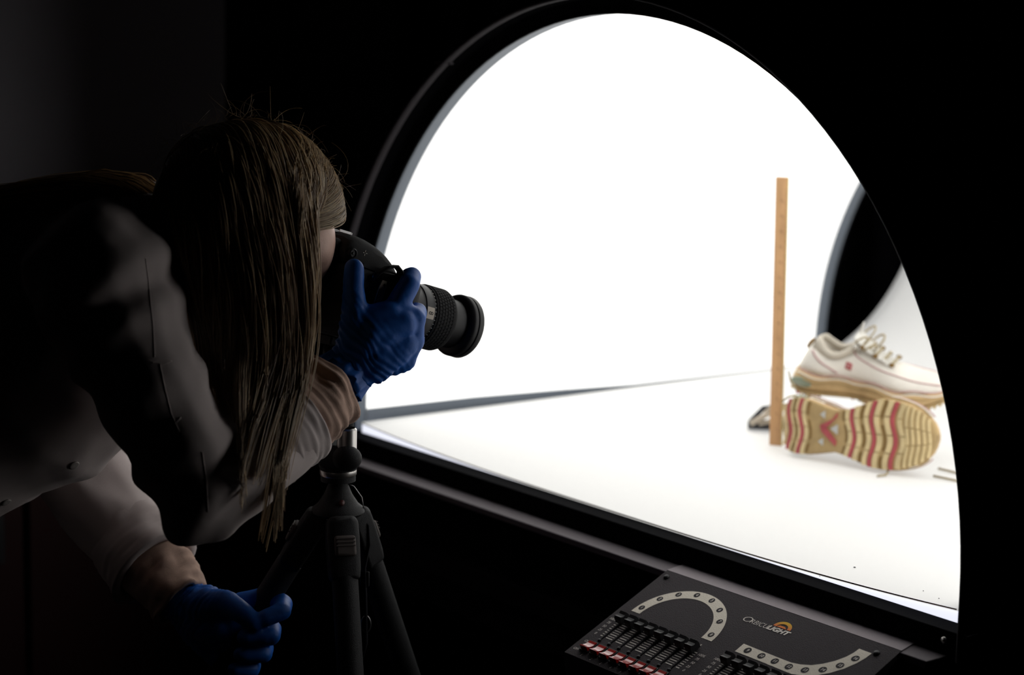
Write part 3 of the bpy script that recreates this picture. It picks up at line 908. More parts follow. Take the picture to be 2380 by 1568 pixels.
c = V(HB.x, HB.y, zr - .012)
rv = Vector(RT)
MB().tube([c + rv * .006 + V(0, 0, .004), c + rv * .020 + V(0, 0, -.002), c + rv * .030 + V(0, 0, -.016), c + rv * .033 + V(0, 0, -.034)], .0008, 6).build('level_wire', 'steel_dull', tpt, True)
fwh = V(FW[0], FW[1], 0).normalized(); rth = V(RT[0], RT[1], 0).normalized()
SH = V(HB.x, HB.y, zr - .062)
LEGS = []
for ang, spl in ((-75, 22), (45, 22), (180, 31)):
    a = math.radians(ang); h = rth * math.cos(a) + fwh * math.sin(a)
    top = SH + h * .030; dirn = (h * math.tan(math.radians(spl)) + V(0, 0, -1)).normalized()
    L = (top.z - FLOOR_Z - .02) / -dirn.z
    side = dirn.cross(h).normalized(); out = side.cross(dirn).normalized()
    if out.dot(h) < 0:
        out = -out
    LEGS.append((top, dirn, out, side, L))
    F = (top, out, side, dirn)
    lg = MB().tube([top + dirn * .060, top + dirn * .40], .0165, 24).build('leg', 'tripod_black', tpt, 'auto')
    MB().tube([top + dirn * .40, top + dirn * .68], .0135, 20).build('leg_section', 'black_plastic', lg, 'auto')
    MB().tube([top + dirn * .66, top + dirn * (L - .012)], .0108, 20).build('leg_section', 'black_plastic', lg, 'auto')
    MB().tube([top + dirn * .385, top + dirn * .43], .0195, 20).build('leg_lock', 'tripod_black', lg, 'auto')
    MB().tube([top + dirn * .655, top + dirn * .69], .0165, 20).build('leg_lock', 'tripod_black', lg, 'auto')
    MB().capsule(top + dirn * (L - .012), .014, top + dirn * (L - .002), .012).build('rubber_foot', 'rubber', lg, True)
    b = MB(); b.rings([[top + dirn * z + out * (x * k) + side * (y * k) for x, y in ((-.016, -.020), (.012, -.020), (.017, -.012), (.017, .012), (.012, .020), (-.016, .020))] for z, k in ((-.016, .75), (-.010, .98), (.010, 1.02), (.050, .98), (.064, .90))])
    sh = b.build('leg_shoulder', 'tripod_black', lg, bevel=.004)
    b = MB(); b.box(.014, .0215, -.0135, .0135, .010, .036, F); tabo = b.build('angle_lever', 'grey_rubber', lg, bevel=.004)
    for k in range(3):
        MB().box(.0212, .0226, -.0125, .0125, .013 + .0045 * k, .0150 + .0045 * k, F).build('lever_ridge', 'grey_rubber', lg, bevel=.0006)
# carrying strap hanging between the legs
st0 = SH + rth * .026 + fwh * .01
MB().tube([st0 + V(0, 0, .010), st0 + rth * .012 + V(0, 0, -.004), st0 + rth * .014 + V(0, 0, -.030), st0 + rth * .008 + V(0, 0, -.060), st0 + rth * .010 + V(0, 0, -.110), st0 + rth * .011 + V(0, 0, -.160), st0 + rth * .006 + V(0, 0, -.182)], [.002, .003, .003, .0042, .0042, .0040, .003], 8, flat=.4).build('hanging_strap', 'black_cloth', tpt, True)
MB().box(-.006, .006, -.002, .002, -.010, .010, (st0 + rth * .008 + V(0, 0, -.075), rth, fwh, Z)).build('strap_buckle', 'black_plastic', tpt, bevel=.0015)
MB().tube([st0 + rth * (.010 + .006 * math.sin(a)) + V(0, 0, -.135 + .011 * math.cos(a)) for a in [2 * math.pi * i / 16 for i in range(17)]], .0010, 6).build('strap_ring', 'steel_dull', tpt, True)

# ------------------------------------------------------------------ the photographer
AF = V(.61, .79, 0).normalized(); AB = V(.79, -.61, 0).normalized()      # the way her trunk faces, and her right
HC = at(600, 540, 2.345)
hf = cdv.copy(); hs = V(hf.y, -hf.x, 0).normalized(); hv = hs.cross(hf).normalized()   # head: forward, right, up
shR = at(228, 640, 2.21); shL = at(330, 620, 2.58)
elR = at(474, 1155, 2.20); wrR = at(802, 868, 2.348)
elL = at(165, 1075, 2.62); wrL = at(425, 1400, 2.50)
neck0 = at(385, 560, 2.42)
SP = [at(395, 520, 2.42), at(300, 610, 2.42), at(150, 735, 2.43), at(-60, 890, 2.45), at(-330, 1080, 2.48)]


def hp(f, s, v):
    return HC + hf * f + hs * s + hv * v


def hand_right(k, grow):
    """(joint, radius) chains of her right hand on the camera grip"""
    g = grow
    w = wrR
    mc = [(at(922, 712, 2.352), .0138), (at(962, 742, 2.358), .0140), (at(960, 792, 2.362), .0135), (at(942, 838, 2.368), .0125)]
    C = []
    for i, (p, r) in enumerate(mc):
        base = w + (p - w) * .25 + (at(895, 765, 2.335) - w) * .10
        C.append([(w, .0240 * k + g), (base, .0215 * k + g), (p, r * k + g)])
    for i in range(3):
        C.append([(mc[i][0], (mc[i][1] - .0015) * k + g), (mc[i + 1][0], (mc[i + 1][1] - .0015) * k + g)])
    C.append([(at(848, 800, 2.335), .0225 * k + g), (at(900, 768, 2.342), .0205 * k + g)])
    C.append([(at(868, 850, 2.345), .021 * k + g), (at(920, 812, 2.352), .020 * k + g)])
    C.append([(at(850, 745, 2.336), .0165 * k + g), (at(905, 730, 2.345), .0165 * k + g)])
    # thumb
    C.append([(w, .021 * k + g), (at(826, 790, 2.334), .0205 * k + g), (at(824, 722, 2.332), .0150 * k + g), (at(821, 668, 2.335), .0120 * k + g), (at(823, 624, 2.338), .0112 * k + g)])
    C.append([(at(862, 775, 2.332), .0195 * k + g), (at(935, 752, 2.347), .0175 * k + g)])
    C.append([(at(880, 828, 2.342), .0190 * k + g), (at(938, 798, 2.354), .0175 * k + g)])
    # index on the shutter, the others round the grip
    C.append([(mc[0][0], .0138 * k + g), (at(950, 662, 2.362), .0124 * k + g), (at(957, 643, 2.382), .0112 * k + g), (at(950, 642, 2.404), .0098 * k + g)])
    C.append([(mc[1][0], .0138 * k + g), (at(970, 726, 2.382), .0112 * k + g), (at(963, 722, 2.415), .0102 * k + g), (at(938, 728, 2.430), .0092 * k + g)])
    C.append([(mc[2][0], .0132 * k + g), (at(964, 775, 2.388), .0108 * k + g), (at(956, 772, 2.420), .0098 * k + g), (at(928, 772, 2.434), .0090 * k + g)])
    C.append([(mc[3][0], .0120 * k + g), (at(948, 822, 2.394), .0098 * k + g), (at(936, 815, 2.422), .0090 * k + g), (at(913, 808, 2.434), .0082 * k + g)])
    return C


def hand_left(k, g):
    """her left hand closed round a tripod leg"""
    w = wrL
    C = []
    mc = [at(540, 1408, 2.47), at(535, 1450, 2.478), at(520, 1490, 2.486), at(500, 1525, 2.494)]
    for p, r in zip(mc, (.0145, .0145, .0138, .0128)):
        C.append([(w, .0240 * k + g), (w + (p - w) * .5, .0235 * k + g), (p, r * k + g)])
    C.append([(at(470, 1440, 2.485), .024 * k + g), (at(505, 1460, 2.480), .022 * k + g)])
    # thumb crosses in front of the leg
    C.append([(at(465, 1405, 2.475), .021 * k + g), (at(525, 1400, 2.445), .0155 * k + g), (at(565, 1425, 2.425), .0125 * k + g), (at(590, 1447, 2.420), .0108 * k + g)])
    # fingers come round from behind
    C.append([(mc[0], .0140 * k + g), (at(620, 1385, 2.486), .0118 * k + g), (at(658, 1402, 2.468), .0112 * k + g), (at(655, 1420, 2.440), .0108 * k + g), (at(615, 1437, 2.424), .0100 * k + g)])
    C.append([(mc[1], .0140 * k + g), (at(610, 1440, 2.490), .0120 * k + g), (at(632, 1462, 2.470), .0115 * k + g), (at(630, 1478, 2.440), .0110 * k + g), (at(570, 1480, 2.424), .0098 * k + g)])
    C.append([(mc[2], .0132 * k + g), (at(590, 1490, 2.496), .0115 * k + g), (at(615, 1505, 2.475), .0108 * k + g), (at(612, 1520, 2.448), .0104 * k + g), (at(560, 1520, 2.432), .0092 * k + g)])
    C.append([(mc[3], .0120 * k + g), (at(565, 1535, 2.500), .0105 * k + g), (at(588, 1545, 2.480), .0098 * k + g), (at(585, 1556, 2.456), .0094 * k + g), (at(545, 1556, 2.440), .0084 * k + g)])
    return C


hipc = SP[4]
hipR = hipc + AB * .09 + V(0, 0, -.05); hipL = hipc - AB * .09 + V(0, 0, -.05)
knR = V(hipR.x, hipR.y, -.42) + AF * .05; knL = V(hipL.x, hipL.y, -.42) + AF * .05
anR = V(hipR.x, hipR.y, FLOOR_Z + .085) - AF * .02; anL = V(hipL.x, hipL.y, FLOOR_Z + .085) - AF * .02


def trunk_rings(specs, n=40):
    R = []
    for k, (c, hw, hF, hB) in enumerate(specs):
        t = (specs[min(k + 1, len(specs) - 1)][0] - specs[max(k - 1, 0)][0]).normalized()
        dn = t.cross(AB).normalized()                      # towards the belly
        if dn.z > 0 and dn.dot(AF) < 0:
            dn = -dn
        if dn.dot(AF) < 0:
            dn = -dn
        R.append([c + AB * (hw * math.copysign(abs(math.cos(a)) ** .85, math.cos(a))) + dn * ((hF if math.sin(a) > 0 else hB) * math.copysign(abs(math.sin(a)) ** .9, math.sin(a))) for a in [2 * math.pi * i / n for i in range(n)]])
    return R


bd = MB()
bd.rings(trunk_rings([(SP[0], .06, .055, .055), (SP[1], .15, .085, .085), (SP[2], .155, .11, .10), (SP[3], .13, .10, .09), (SP[4], .16, .11, .11)]))
bd.chain([(SP[1], .06), (neck0, .054), (HC - hf * .045 - hv * .07, .052), (HC - hf * .02 - hv * .03, .060)])
bd.ellipsoid(hp(-.012, 0, .018), hf * .098, hs * .076, hv * .104)
bd.ellipsoid(hp(.030, 0, -.035), hf * .060, hs * .060, hv * .080)
bd.ellipsoid(hp(.036, 0, -.004), hf * .063, hs * .073, hv * .072)
bd.capsule(hp(.055, 0, -.098), .024, hp(.02, 0, -.075), .045)                 # chin and jaw
for s in (-1, 1):
    bd.capsule(hp(.060, s * .036, -.024), .021, hp(.040, s * .049, -.020), .023)  # cheek bones
    bd.capsule(hp(.074, s * .020, .018), .013, hp(.058, s * .044, .014), .014)     # brow
    bd.ellipsoid(hp(-.008, s * .076, -.012), hf * .017, hs * .007, hv * .030)      # ears
bd.capsule(hp(.088, 0, .010), .008, hp(.106, 0, -.026), .012)                  # nose
for s in (-1, 1):
    bd.capsule(hp(.092, s * .008, -.030), .008, hp(.088, s * .012, -.030), .007)
bd.capsule(hp(.084, -.016, -.062), .006, hp(.084, .016, -.062), .006)          # lips
bd.capsule(hp(.082, -.013, -.070), .007, hp(.082, .013, -.070), .007)
bd.chain([(SP[1], .07), (shR, .058), (elR, .042), ((elR + wrR) / 2, .040), (wrR, .0250)])
bd.chain([(SP[1], .07), (shL, .058), (elL, .042), ((elL + wrL) / 2, .040), (wrL, .0250)])
for c in hand_right(.82, 0.):
    bd.chain(c)
for c in hand_left(.82, 0.):
    bd.chain(c)
bd.chain([(hipc, .11), (hipR, .085), (knR, .055), (anR, .038), (anR + AF * .15 + V(0, 0, -.045), .030)])
bd.chain([(hipc, .11), (hipL, .085), (knL, .055), (anL, .038), (anL + AF * .15 + V(0, 0, -.045), .030)])
pm = remesh(bd, .0055, 5, 'person')
person = link('person', pm, 'skin', None, True)
tag(person, 'person in a white lab coat bending to look through the camera', 'person')
for s in (-1, 1):
    MB().ellipsoid(hp(.0690, s * .030, -.002), hf * .0105, hs * .0115, hv * .0105, 16, 10).build('eye', 'eye_white', person, True)


# clothes -----------------------------------------------------------
def wrinkle(me, fn):
    me.calc_loop_triangles()
    nrm = [v.normal.copy() for v in me.vertices]
    for v, nn in zip(me.vertices, nrm):
        v.co += nn * fn(v.co)


ct = MB()
ct.rings(trunk_rings([(at(418, 560, 2.42), .065, .06, .06), (at(365, 585, 2.42), .105, .09, .09), (at(290, 615, 2.42), .175, .135, .135), (at(150, 735, 2.43), .195, .165, .150), (at(40, 815, 2.44), .19, .185, .150),
                      (at(-70, 890, 2.45), .185, .165, .145), (at(-330, 1080, 2.48), .205, .155, .150)]))
ct.capsule(hipc - AF * .05, .15, hipc - AF * .08 + V(0, 0, -.42), .165)
ct.chain([(SP[1] + AB * .06, .10), (shR, .086), (shR + (elR - shR) * .5, .066), (elR, .058), (elR + (wrR - elR) * .25, .062), (elR + (wrR - elR) * .52, .056)])
ct.chain([(SP[1] - AB * .06, .10), (shL, .085), (shL + (elL - shL) * .5, .076), (elL, .062), (elL + (wrL - elL) * .3, .062), (elL + (wrL - elL) * .66, .054)])
cm = remesh(ct, .006, 9, 'lab_coat')
axR = (elR - shR).normalized(); fxR = (wrR - elR).normalized()


def fold(p):
    d = 0.
    for e, ax in ((elR, axR), (elL, (elL - shL).normalized())):
        q = p - e; w = math.exp(-(q.length / .14) ** 2)
        d += .0060 * w * math.sin(q.dot(ax) * 95 + 2.5 * noise.noise(p * 14))
    q = p - shR; w = math.exp(-(q.length / .16) ** 2)
    d += .0055 * w * math.sin((q.dot(axR) + .35 * q.dot(AF)) * 80 + 3 * noise.noise(p * 11))
    d += .006 * (noise.noise(Vector((p.x * 9, p.y * 9, p.z * 5)))) + .0025 * noise.noise(p * 26)
    return d


wrinkle(cm, fold)
coat = link('lab_coat', cm, 'coat_cotton', person, True)
coat['label'] = 'white cotton lab coat'


def sleeve_end(pts, rads, name, m, seed, amp=.0035, n=40, thick=.0025, rows=26):
    """an open cuff: cloth tube with folds and a rolled-in rim"""
    P = [Vector(p) for p in pts]; R = []; u = None; rr = []
    for k in range(rows):
        t = k / (rows - 1) * (len(P) - 1); i = min(int(t), len(P) - 2); f = t - i
        p = P[i].lerp(P[i + 1], f); r = rads[i] * (1 - f) + rads[i + 1] * f
        tg = (P[i + 1] - P[i]).normalized()
        if u is None:
            u = tg.orthogonal().normalized()
        u = (u - tg * u.dot(tg)).normalized(); w = tg.cross(u)
        row = []
        for j in range(n):
            a = 2 * math.pi * j / n
            q = p + (u * math.cos(a) + w * math.sin(a)) * r
            dd = amp * (1.3 * noise.noise(V(math.cos(a) * 2.6, math.sin(a) * 2.6, k * .10 + seed)) + 1.1 * noise.noise(V(math.cos(a) * 1.2 + seed, math.sin(a) * 1.2, k * .33)) + .7 * math.sin(a * 3 + k * .25 + seed) * (k / rows))
            row.append(p + (u * math.cos(a) + w * math.sin(a)) * (r + dd))
        R.append(row); rr.append(p)
    inner = [[p + (q - p) * .80 for q in row] for p, row in zip(rr[::-1], R[::-1])]
    b = MB(); b.rings(R + [[(x * .35 + y * .65) + (rr[-1] - rr[-2]) * .25 for x, y in zip(R[-1], inner[0])]] + inner[:6], cap=False)
    return b.build(name, m, person, True)


# coat cuffs with a hem, then the brown shirt cuffs showing below them
fR = lambda t: elR + (wrR - elR) * t
fL = lambda t: elL + (wrL - elL) * t
sleeve_end([fR(.40), fR(.52), fR(.62)], [.0550, .0565, .0575], 'coat_cuff', 'coat_cotton', 3, .002)
sleeve_end([fL(.50), fL(.64), fL(.76)], [.0545, .0600, .0640], 'coat_cuff', 'coat_cotton', 5, .002)
sleeve_end([fR(.50), fR(.62), fR(.75), fR(.875)], [.046, .0525, .0520, .0480], 'shirt_cuff', 'shirt_cotton', 7, .0050, rows=34)
sleeve_end([fL(.60), fL(.74), fL(.86), fL(1.0)], [.045, .0475, .0440, .0390], 'shirt_cuff', 'shirt_cotton', 9, .0035, rows=34)
# collar, front placket and buttons, seam of the right arm-hole
b = MB(); pts = []
for k in range(25):
    a = 2 * math.pi * k / 24
    cc = at(385, 540, 2.42); tn = (SP[0] - SP[1]).normalized(); uu = AB; ww = tn.cross(uu)
    pts.append(cc + uu * .085 * math.cos(a) + ww * .078 * math.sin(a))
b.tube(pts, .012, 10, flat=.5); b.build('collar', 'coat_cotton', person, True)
from mathutils.bvhtree import BVHTree
BV = BVHTree.FromPolygons([v.co.copy() for v in cm.vertices], [tuple(p.vertices) for p in cm.polygons])


def on_coat(px, py):
    d = Vector(ray(px, py)).normalized(); h = BV.ray_cast(Vector(CAM), d)
    return (h[0], h[1]) if h[0] else (at(px, py, 2.3), -d)


for path in ([(338, 600), (348, 680), (356, 760), (360, 840)], [(352, 842), (380, 846), (402, 838)], [(372, 846), (384, 905), (398, 960), (420, 1010)], [(392, 1000), (425, 965)], [(470, 1050), (480, 1120), (484, 1200)]):
    pts = []
    for (x0, y0), (x1, y1) in zip(path, path[1:]):
        for k in range(8):
            pts.append(on_coat(x0 + (x1 - x0) * k / 8, y0 + (y1 - y0) * k / 8)[0])
    MB().tube(pts, .0007, 6).build('coat_seam', 'coat_cotton', person, True)
for px, py in ((172, 1080), (14, 1166)):
    p, bn = on_coat(px, py); bu = bn.orthogonal().normalized(); bw = bn.cross(bu)
    MB().lathe([(0, 0), (.006, 0), (.0065, .0012), (.005, .002), (0, .0014)], 18, (p, bu, bw, bn)).build('button', 'button_clear', person, True)


def glove(chains, name, cuff, seed):
    b = MB()
    for c in chains:
        b.chain(c)
    b.chain(cuff)
    me = remesh(b, .0024, 9, name)
    c0, c1 = cuff[0][0], cuff[-1][0]; ax = (c1 - c0).normalized()

    def f(p):
        q = p - c1; t = q.dot(ax)                       # negative towards the hand
        w = max(0., min(1., 1 + (t + .0) / .085))
        d = w * (.0017 * math.sin(t * 780 + 5.0 * noise.noise(Vector((p.x * 45, p.y * 45, p.z * 45 + seed)))) + .0030 * noise.noise(p * 75))
        return d + .0005 * noise.noise(p * 90)
    wrinkle(me, f)
    o = link(name, me, 'glove_blue', person, True)
    o['label'] = 'blue nitrile glove'
    return o


axr = (elR - wrR).normalized(); axl = (elL - wrL).normalized()
glove(hand_right(1., .0012), 'glove', [(at(868, 815, 2.348), .030), (wrR, .0310), (wrR + axr * .008, .0325)], 1)
glove(hand_left(1., .0012), 'glove', [(at(478, 1438, 2.486), .027), (wrL, .0290), (wrL + axl * .010, .0310)], 2)
# wavy free edge of the glove on the camera
b = MB(); R = []
uu = axr.orthogonal().normalized(); ww = axr.cross(uu)
for t, rr_, am in ((-.014, .0322, .000), (.000, .0340, .0010), (.013, .0352, .0022), (.0195, .0362, .0032)):
    R.append([wrR + axr * (t + (.004 * math.sin(i * .9) if t > .015 else 0)) + (uu * math.cos(2 * math.pi * i / 48) + ww * math.sin(2 * math.pi * i / 48)) * (rr_ + am * math.sin(i * 1.7) + am * noise.noise(V(i * .4, t * 90, 1))) for i in range(48)])
R2 = [[q + (wrR + axr * t - q) * .03 for q in r] for r, t in zip(R[::-1], (.0195, .013, .000, -.014))]
b.rings(R + R2, cap=False); b.build('glove_cuff', 'glove_blue', person, True)

tr = MB()
tr.chain([(hipc + V(0, 0, -.05), .125), (hipR, .105), (knR, .075), (anR + V(0, 0, .02), .060)])
tr.chain([(hipc + V(0, 0, -.05), .125), (hipL, .105), (knL, .075), (anL + V(0, 0, .02), .060)])
link('trousers', remesh(tr, .01, 4, 'trousers'), 'trousers', person, True)
for an in (anR, anL):
    b = MB(); c = V(an.x, an.y, FLOOR_Z)
    b.rings([[c + AF * (x + .0) + AB * (w * math.cos(a)) + V(0, 0, h * (1 + math.sin(a)) / 2) for a in [2 * math.pi * i / 20 for i in range(20)]] for x, w, h in ((-.065, .015, .06), (-.055, .032, .11), (0, .038, .12), (.06, .042, .09), (.13, .046, .06), (.18, .034, .045), (.195, .010, .03))])
    b.build('work_shoe', 'black_plastic', person, True)

# hair ----------------------------------------------------------------
rng = np.random.default_rng(11)
f_, s_, v_ = np.array(hf), np.array(hs), np.array(hv)
HCn = np.array(HC) + v_ * .016 - f_ * .026
EA, EB, EC = .122, .090, .110               # scalp ellipsoid with the thickness of the hair
G = np.array([0, 0, -1.])


def to_local(p):
    q = p - HCn
    return np.stack([q @ f_ / EA, q @ s_ / EB, q @ v_ / EC], -1)


def from_local(l, k=1.):
    return HCn + (l[..., 0:1] * EA * f_ + l[..., 1:2] * EB * s_ + l[..., 2:3] * EC * v_) * k


CAPS = [(np.array(shR), .088, np.array(elR), .064, RT * .8 + FW * .6), (np.array(elR), .064, np.array(elR + (wrR - elR) * .45), .062, -FW), (np.array(elR + (wrR - elR) * .45), .062, np.array(wrR), .054, -FW)]


FH = np.array([hf.x, hf.y, 0.]); FH /= np.linalg.norm(FH)


def push_caps(p, extra):
    """slide hairs off the sleeves, each sleeve to its own side"""
    for a, r0, c, r1, dr in CAPS:
        d = c - a; t = np.clip(((p - a) @ d) / (d @ d), 0, 1)[:, None]
        q = a + t * d; r = (r0 + (r1 - r0) * t)[:, 0] + extra
        w = p - q; b_ = w @ dr; c_ = (w * w).sum(1) - r * r
        s_ = np.where(c_ < 0, -b_ + np.sqrt(np.maximum(b_ * b_ - c_, 0)), 0)
        p = p + s_[:, None] * dr * .8
    return p


def sim(roots, lift, length, comb, steps=28, stiff=.32):
    N = len(roots); p = from_local(roots) * 1.0
    nrm = from_local(roots) - HCn; nrm /= np.linalg.norm(nrm, axis=1, keepdims=True)
    d = comb - nrm * (comb * nrm).sum(1, keepdims=True); d /= np.linalg.norm(d, axis=1, keepdims=True)
    out = [p.copy()]; step = (length / steps)[:, None]
    for k in range(steps):
        g = G + comb * max(0, .9 - k * .09) - RT * (.16 if k > 12 else 0.)
        d = d * (1 - stiff) + stiff * g; d /= np.linalg.norm(d, axis=1, keepdims=True)
        p = p + d * step
        l = to_local(p); L = np.linalg.norm(l, axis=1, keepdims=True)
        lim = 1 + lift[:, None] * min(1, .25 + k * .15)
        p = np.where(L < lim, from_local(l / np.maximum(L, 1e-6) * lim), p)
        if k > 8:                                # tucked behind the cheek
            e = (p - np.array(HC)) @ FH - (-.006 + .06 * lift); p = p - np.maximum(e, 0)[:, None] * FH
        p = push_caps(p, lift * .05)
        d2 = p - out[-1]; d = d2 / np.maximum(np.linalg.norm(d2, axis=1, keepdims=True), 1e-6)
        out.append(p.copy())
    return np.stack(out, 1)


def clump(S, ncl, amt, power=1.4, keep=.15):
    N, K, _ = S.shape
    gi = rng.choice(N, ncl, replace=False)
    mid = S[:, K // 3]; D = ((mid[:, None] - mid[gi][None]) ** 2).sum(-1); own = gi[D.argmin(1)]
    t = np.linspace(0, 1, K)[None, :, None]
    w = amt * np.clip((t - keep) / (1 - keep), 0, 1) ** power * (.55 + .45 * rng.random((N, 1, 1)))
    return S * (1 - w) + S[own] * w


def strands_mesh(S, r0, r1, name):
    N, K, _ = S.shape
    T = np.gradient(S, axis=1); T /= np.maximum(np.linalg.norm(T, axis=2, keepdims=True), 1e-9)
    a = np.array([.3, .5, .81]); u = np.cross(T, a); u /= np.maximum(np.linalg.norm(u, axis=2, keepdims=True), 1e-9); w = np.cross(T, u)
    rad = (r0[:, None] * (1 - np.linspace(0, 1, K)[None]) + r1[:, None] * np.linspace(0, 1, K)[None])[..., None]
    ring = [S + rad * (u * math.cos(2 * math.pi * i / 3) + w * math.sin(2 * math.pi * i / 3)) for i in range(3)]
    P = np.stack(ring, 2).reshape(-1, 3)
    base = (np.arange(N)[:, None, None] * K + np.arange(K - 1)[None, :, None]) * 3
    i = np.arange(3)[None, None]; j = (i + 1) % 3
    Q = np.stack([base + i, base + j, base + 3 + j, base + 3 + i], -1).reshape(-1, 4)
    me = bpy.data.meshes.new(name)
    me.vertices.add(len(P)); me.vertices.foreach_set('co', P.astype(np.float32).ravel())
    me.loops.add(Q.size); me.loops.foreach_set('vertex_index', Q.astype(np.int32).ravel())
    me.polygons.add(len(Q)); me.polygons.foreach_set('loop_start', np.arange(0, Q.size, 4, dtype=np.int32)); 
    me.update(calc_edges=True); me.validate(); me.shade_smooth()
    at2 = me.attributes.new('tint', 'FLOAT', 'POINT'); at2.data.foreach_set('value', np.repeat(rng.random(N), K * 3).astype(np.float32))
    return me


def scalp(N):
    l = rng.normal(size=(N * 6, 3)); l /= np.linalg.norm(l, axis=1, keepdims=True)
    hair = (l[:, 2] > np.where(l[:, 0] > 0, .30 + .25 * l[:, 0], -.45 + .7 * np.maximum(0, l[:, 0] + .4)))
    return l[hair][:N]


roots = scalp(11500); roots = roots[roots[:, 0] < .24 + .08 * rng.random(len(roots))]
side = np.where(roots[:, 1] > -.12, 1., -1.)[:, None]
front = np.clip((roots[:, 0] - .0) / .8, 0, 1)[:, None]
back = np.clip(-roots[:, 0], 0, 1)[:, None]
comb = s_ * side * (.75) - f_ * (.05 + .95 * front - .55 * back) + G * .3 + rng.normal(size=roots.shape) * .06
lift = .02 + .13 * rng.random(len(roots)) ** 1.2
length = .205 + .11 * rng.random(len(roots)) ** 1.6 + .05 * np.clip(roots[:, 2], 0, 1) + .10 * (rng.random(len(roots)) < .05)
S = sim(roots, lift, length, comb)
arm_a, arm_b = np.array(shR), np.array(elR); dd_ = arm_b - arm_a
t_ = np.clip(((S - arm_a) @ dd_) / (dd_ @ dd_), 0, 1)[..., None]; near = np.linalg.norm(S - arm_a - t_ * dd_, axis=2).min(1)
pxm = W / 2 + FPX * ((S[:, 14:] - CAM) @ RT / ((S[:, 14:] - CAM) @ FW)); S = S[pxm.min(1) > 330 + 40 * rng.random(len(S))]
S = S + np.cumsum(rng.normal(size=S.shape) * .0003, axis=1)
for _ in range(6):
    S[:, 1:-1] = (S[:, :-2] + 2 * S[:, 1:-1] + S[:, 2:]) / 4
S = clump(S, 70, .85)
n0 = len(S)
h1 = link('hair', strands_mesh(S, .00058 + .0003 * rng.random(n0), .0003 + 0 * rng.random(n0), 'hair'), 'hair', person)
h1['kind'] = 'stuff'; h1['label'] = 'long straight dark blond hair hanging loose'


# front lock swept over the temple and back into the fall of hair
def lock(ctrl, N, spread, length, r, lift0=1.04, tail_dir=None):
    C = np.array(ctrl); K0 = 16
    t = np.linspace(0, 1, K0) * (len(C) - 1); i = np.minimum(t.astype(int), len(C) - 2); f = (t - i)[:, None]
    Cp = np.vstack([2 * C[0] - C[1], C, 2 * C[-1] - C[-2]])
    p0, p1, p2, p3 = Cp[i], Cp[i + 1], Cp[i + 2], Cp[i + 3]
    path = .5 * ((2 * p1) + (-p0 + p2) * f + (2 * p0 - 5 * p1 + 4 * p2 - p3) * f ** 2 + (-p0 + 3 * p1 - 3 * p2 + p3) * f ** 3)
    off = rng.normal(size=(N, 1, 3)) * spread
    fan = np.linspace(1., .55, K0)[None, :, None]
    L = path[None] + off * fan
    L = L / np.linalg.norm(L, axis=2, keepdims=True) * (lift0 + .07 * rng.random((N, 1, 1)) * np.sin(np.linspace(.25, 2.6, K0))[None, :, None])
    P = from_local(L)
    # free tail hanging down
    d = P[:, -1] - P[:, -2]; d /= np.linalg.norm(d, axis=1, keepdims=True); p = P[:, -1]; T = []
    tl = -.004 + .012 * rng.random(N)
    ln = (length * (.7 + .5 * rng.random(N)) / 22)[:, None]
    for k in range(22):
        d = d * .6 + .4 * G; d /= np.linalg.norm(d, axis=1, keepdims=True); p = p + d * ln
        e = (p - np.array(HC)) @ FH - tl; p = p - np.maximum(e, 0)[:, None] * FH * .5
        p = push_caps(p, np.full(N, .004)); T.append(p.copy())
    return np.concatenate([P, np.stack(T, 1)], 1)


def swoop(N, length):
    """hair combed from the front hairline back over the temple"""
    h = rng.random((N, 1)) ** .8; K0 = 16
    A = np.array([(.18, .12, .97), (.48, .20, .84), (.72, .26, .60), (.86, .30, .36)]); E = np.array([(.06, .84, .54), (.14, .93, .34), (.22, .97, .14), (.30, .95, .02)])
    t = h[:, 0] * 3; i = np.minimum(t.astype(int), 2); f = (t - i)[:, None]
    a = A[i] * (1 - f) + A[i + 1] * f + rng.normal(size=(N, 3)) * .035; e = E[i] * (1 - f) + E[i + 1] * f + rng.normal(size=(N, 3)) * .03
    m = (a + e) * .5 + np.array([.10, .06, -.02]) + rng.normal(size=(N, 3)) * .02
    u = np.linspace(0, 1, K0)[None, :, None]
    L = a[:, None] * (1 - u) ** 2 + 2 * m[:, None] * u * (1 - u) + e[:, None] * u ** 2
    L = L / np.linalg.norm(L, axis=2, keepdims=True) * (1.0 + (.03 + .085 * rng.random((N, 1, 1))) * np.sin(np.pi * (.12 + .80 * u)))
    P = from_local(L)
    d = P[:, -1] - P[:, -2]; d /= np.linalg.norm(d, axis=1, keepdims=True); p = P[:, -1]; T = []
    ln = (length * (.6 + .5 * rng.random(N)) / 18)[:, None]; tl = -.010 + .010 * rng.random(N)
    for k in range(18):
        d = d * .6 + .4 * G; d /= np.linalg.norm(d, axis=1, keepdims=True); p = p + d * ln
        q = p - np.array(HC); e_ = q @ FH - tl; p = p - np.maximum(e_, 0)[:, None] * FH * .5
        T.append(p.copy())
    return np.concatenate([P, np.stack(T, 1)], 1)


LK = [swoop(1900, .16), lock([(.10, -.12, .99), (.22, .45, .87), (.28, .76, .60), (.24, .92, .32), (.18, .97, .10), (.14, .98, -.1)], 900, .060, .30, .0007, 1.04)]
for k, L in enumerate(LK):
    L = clump(L, 60 if k == 0 else 26, .55)
    o = link('hair_lock', strands_mesh(L, np.full(len(L), .0006), np.full(len(L), .0003), 'hair_lock'), 'hair', person); o['kind'] = 'stuff'
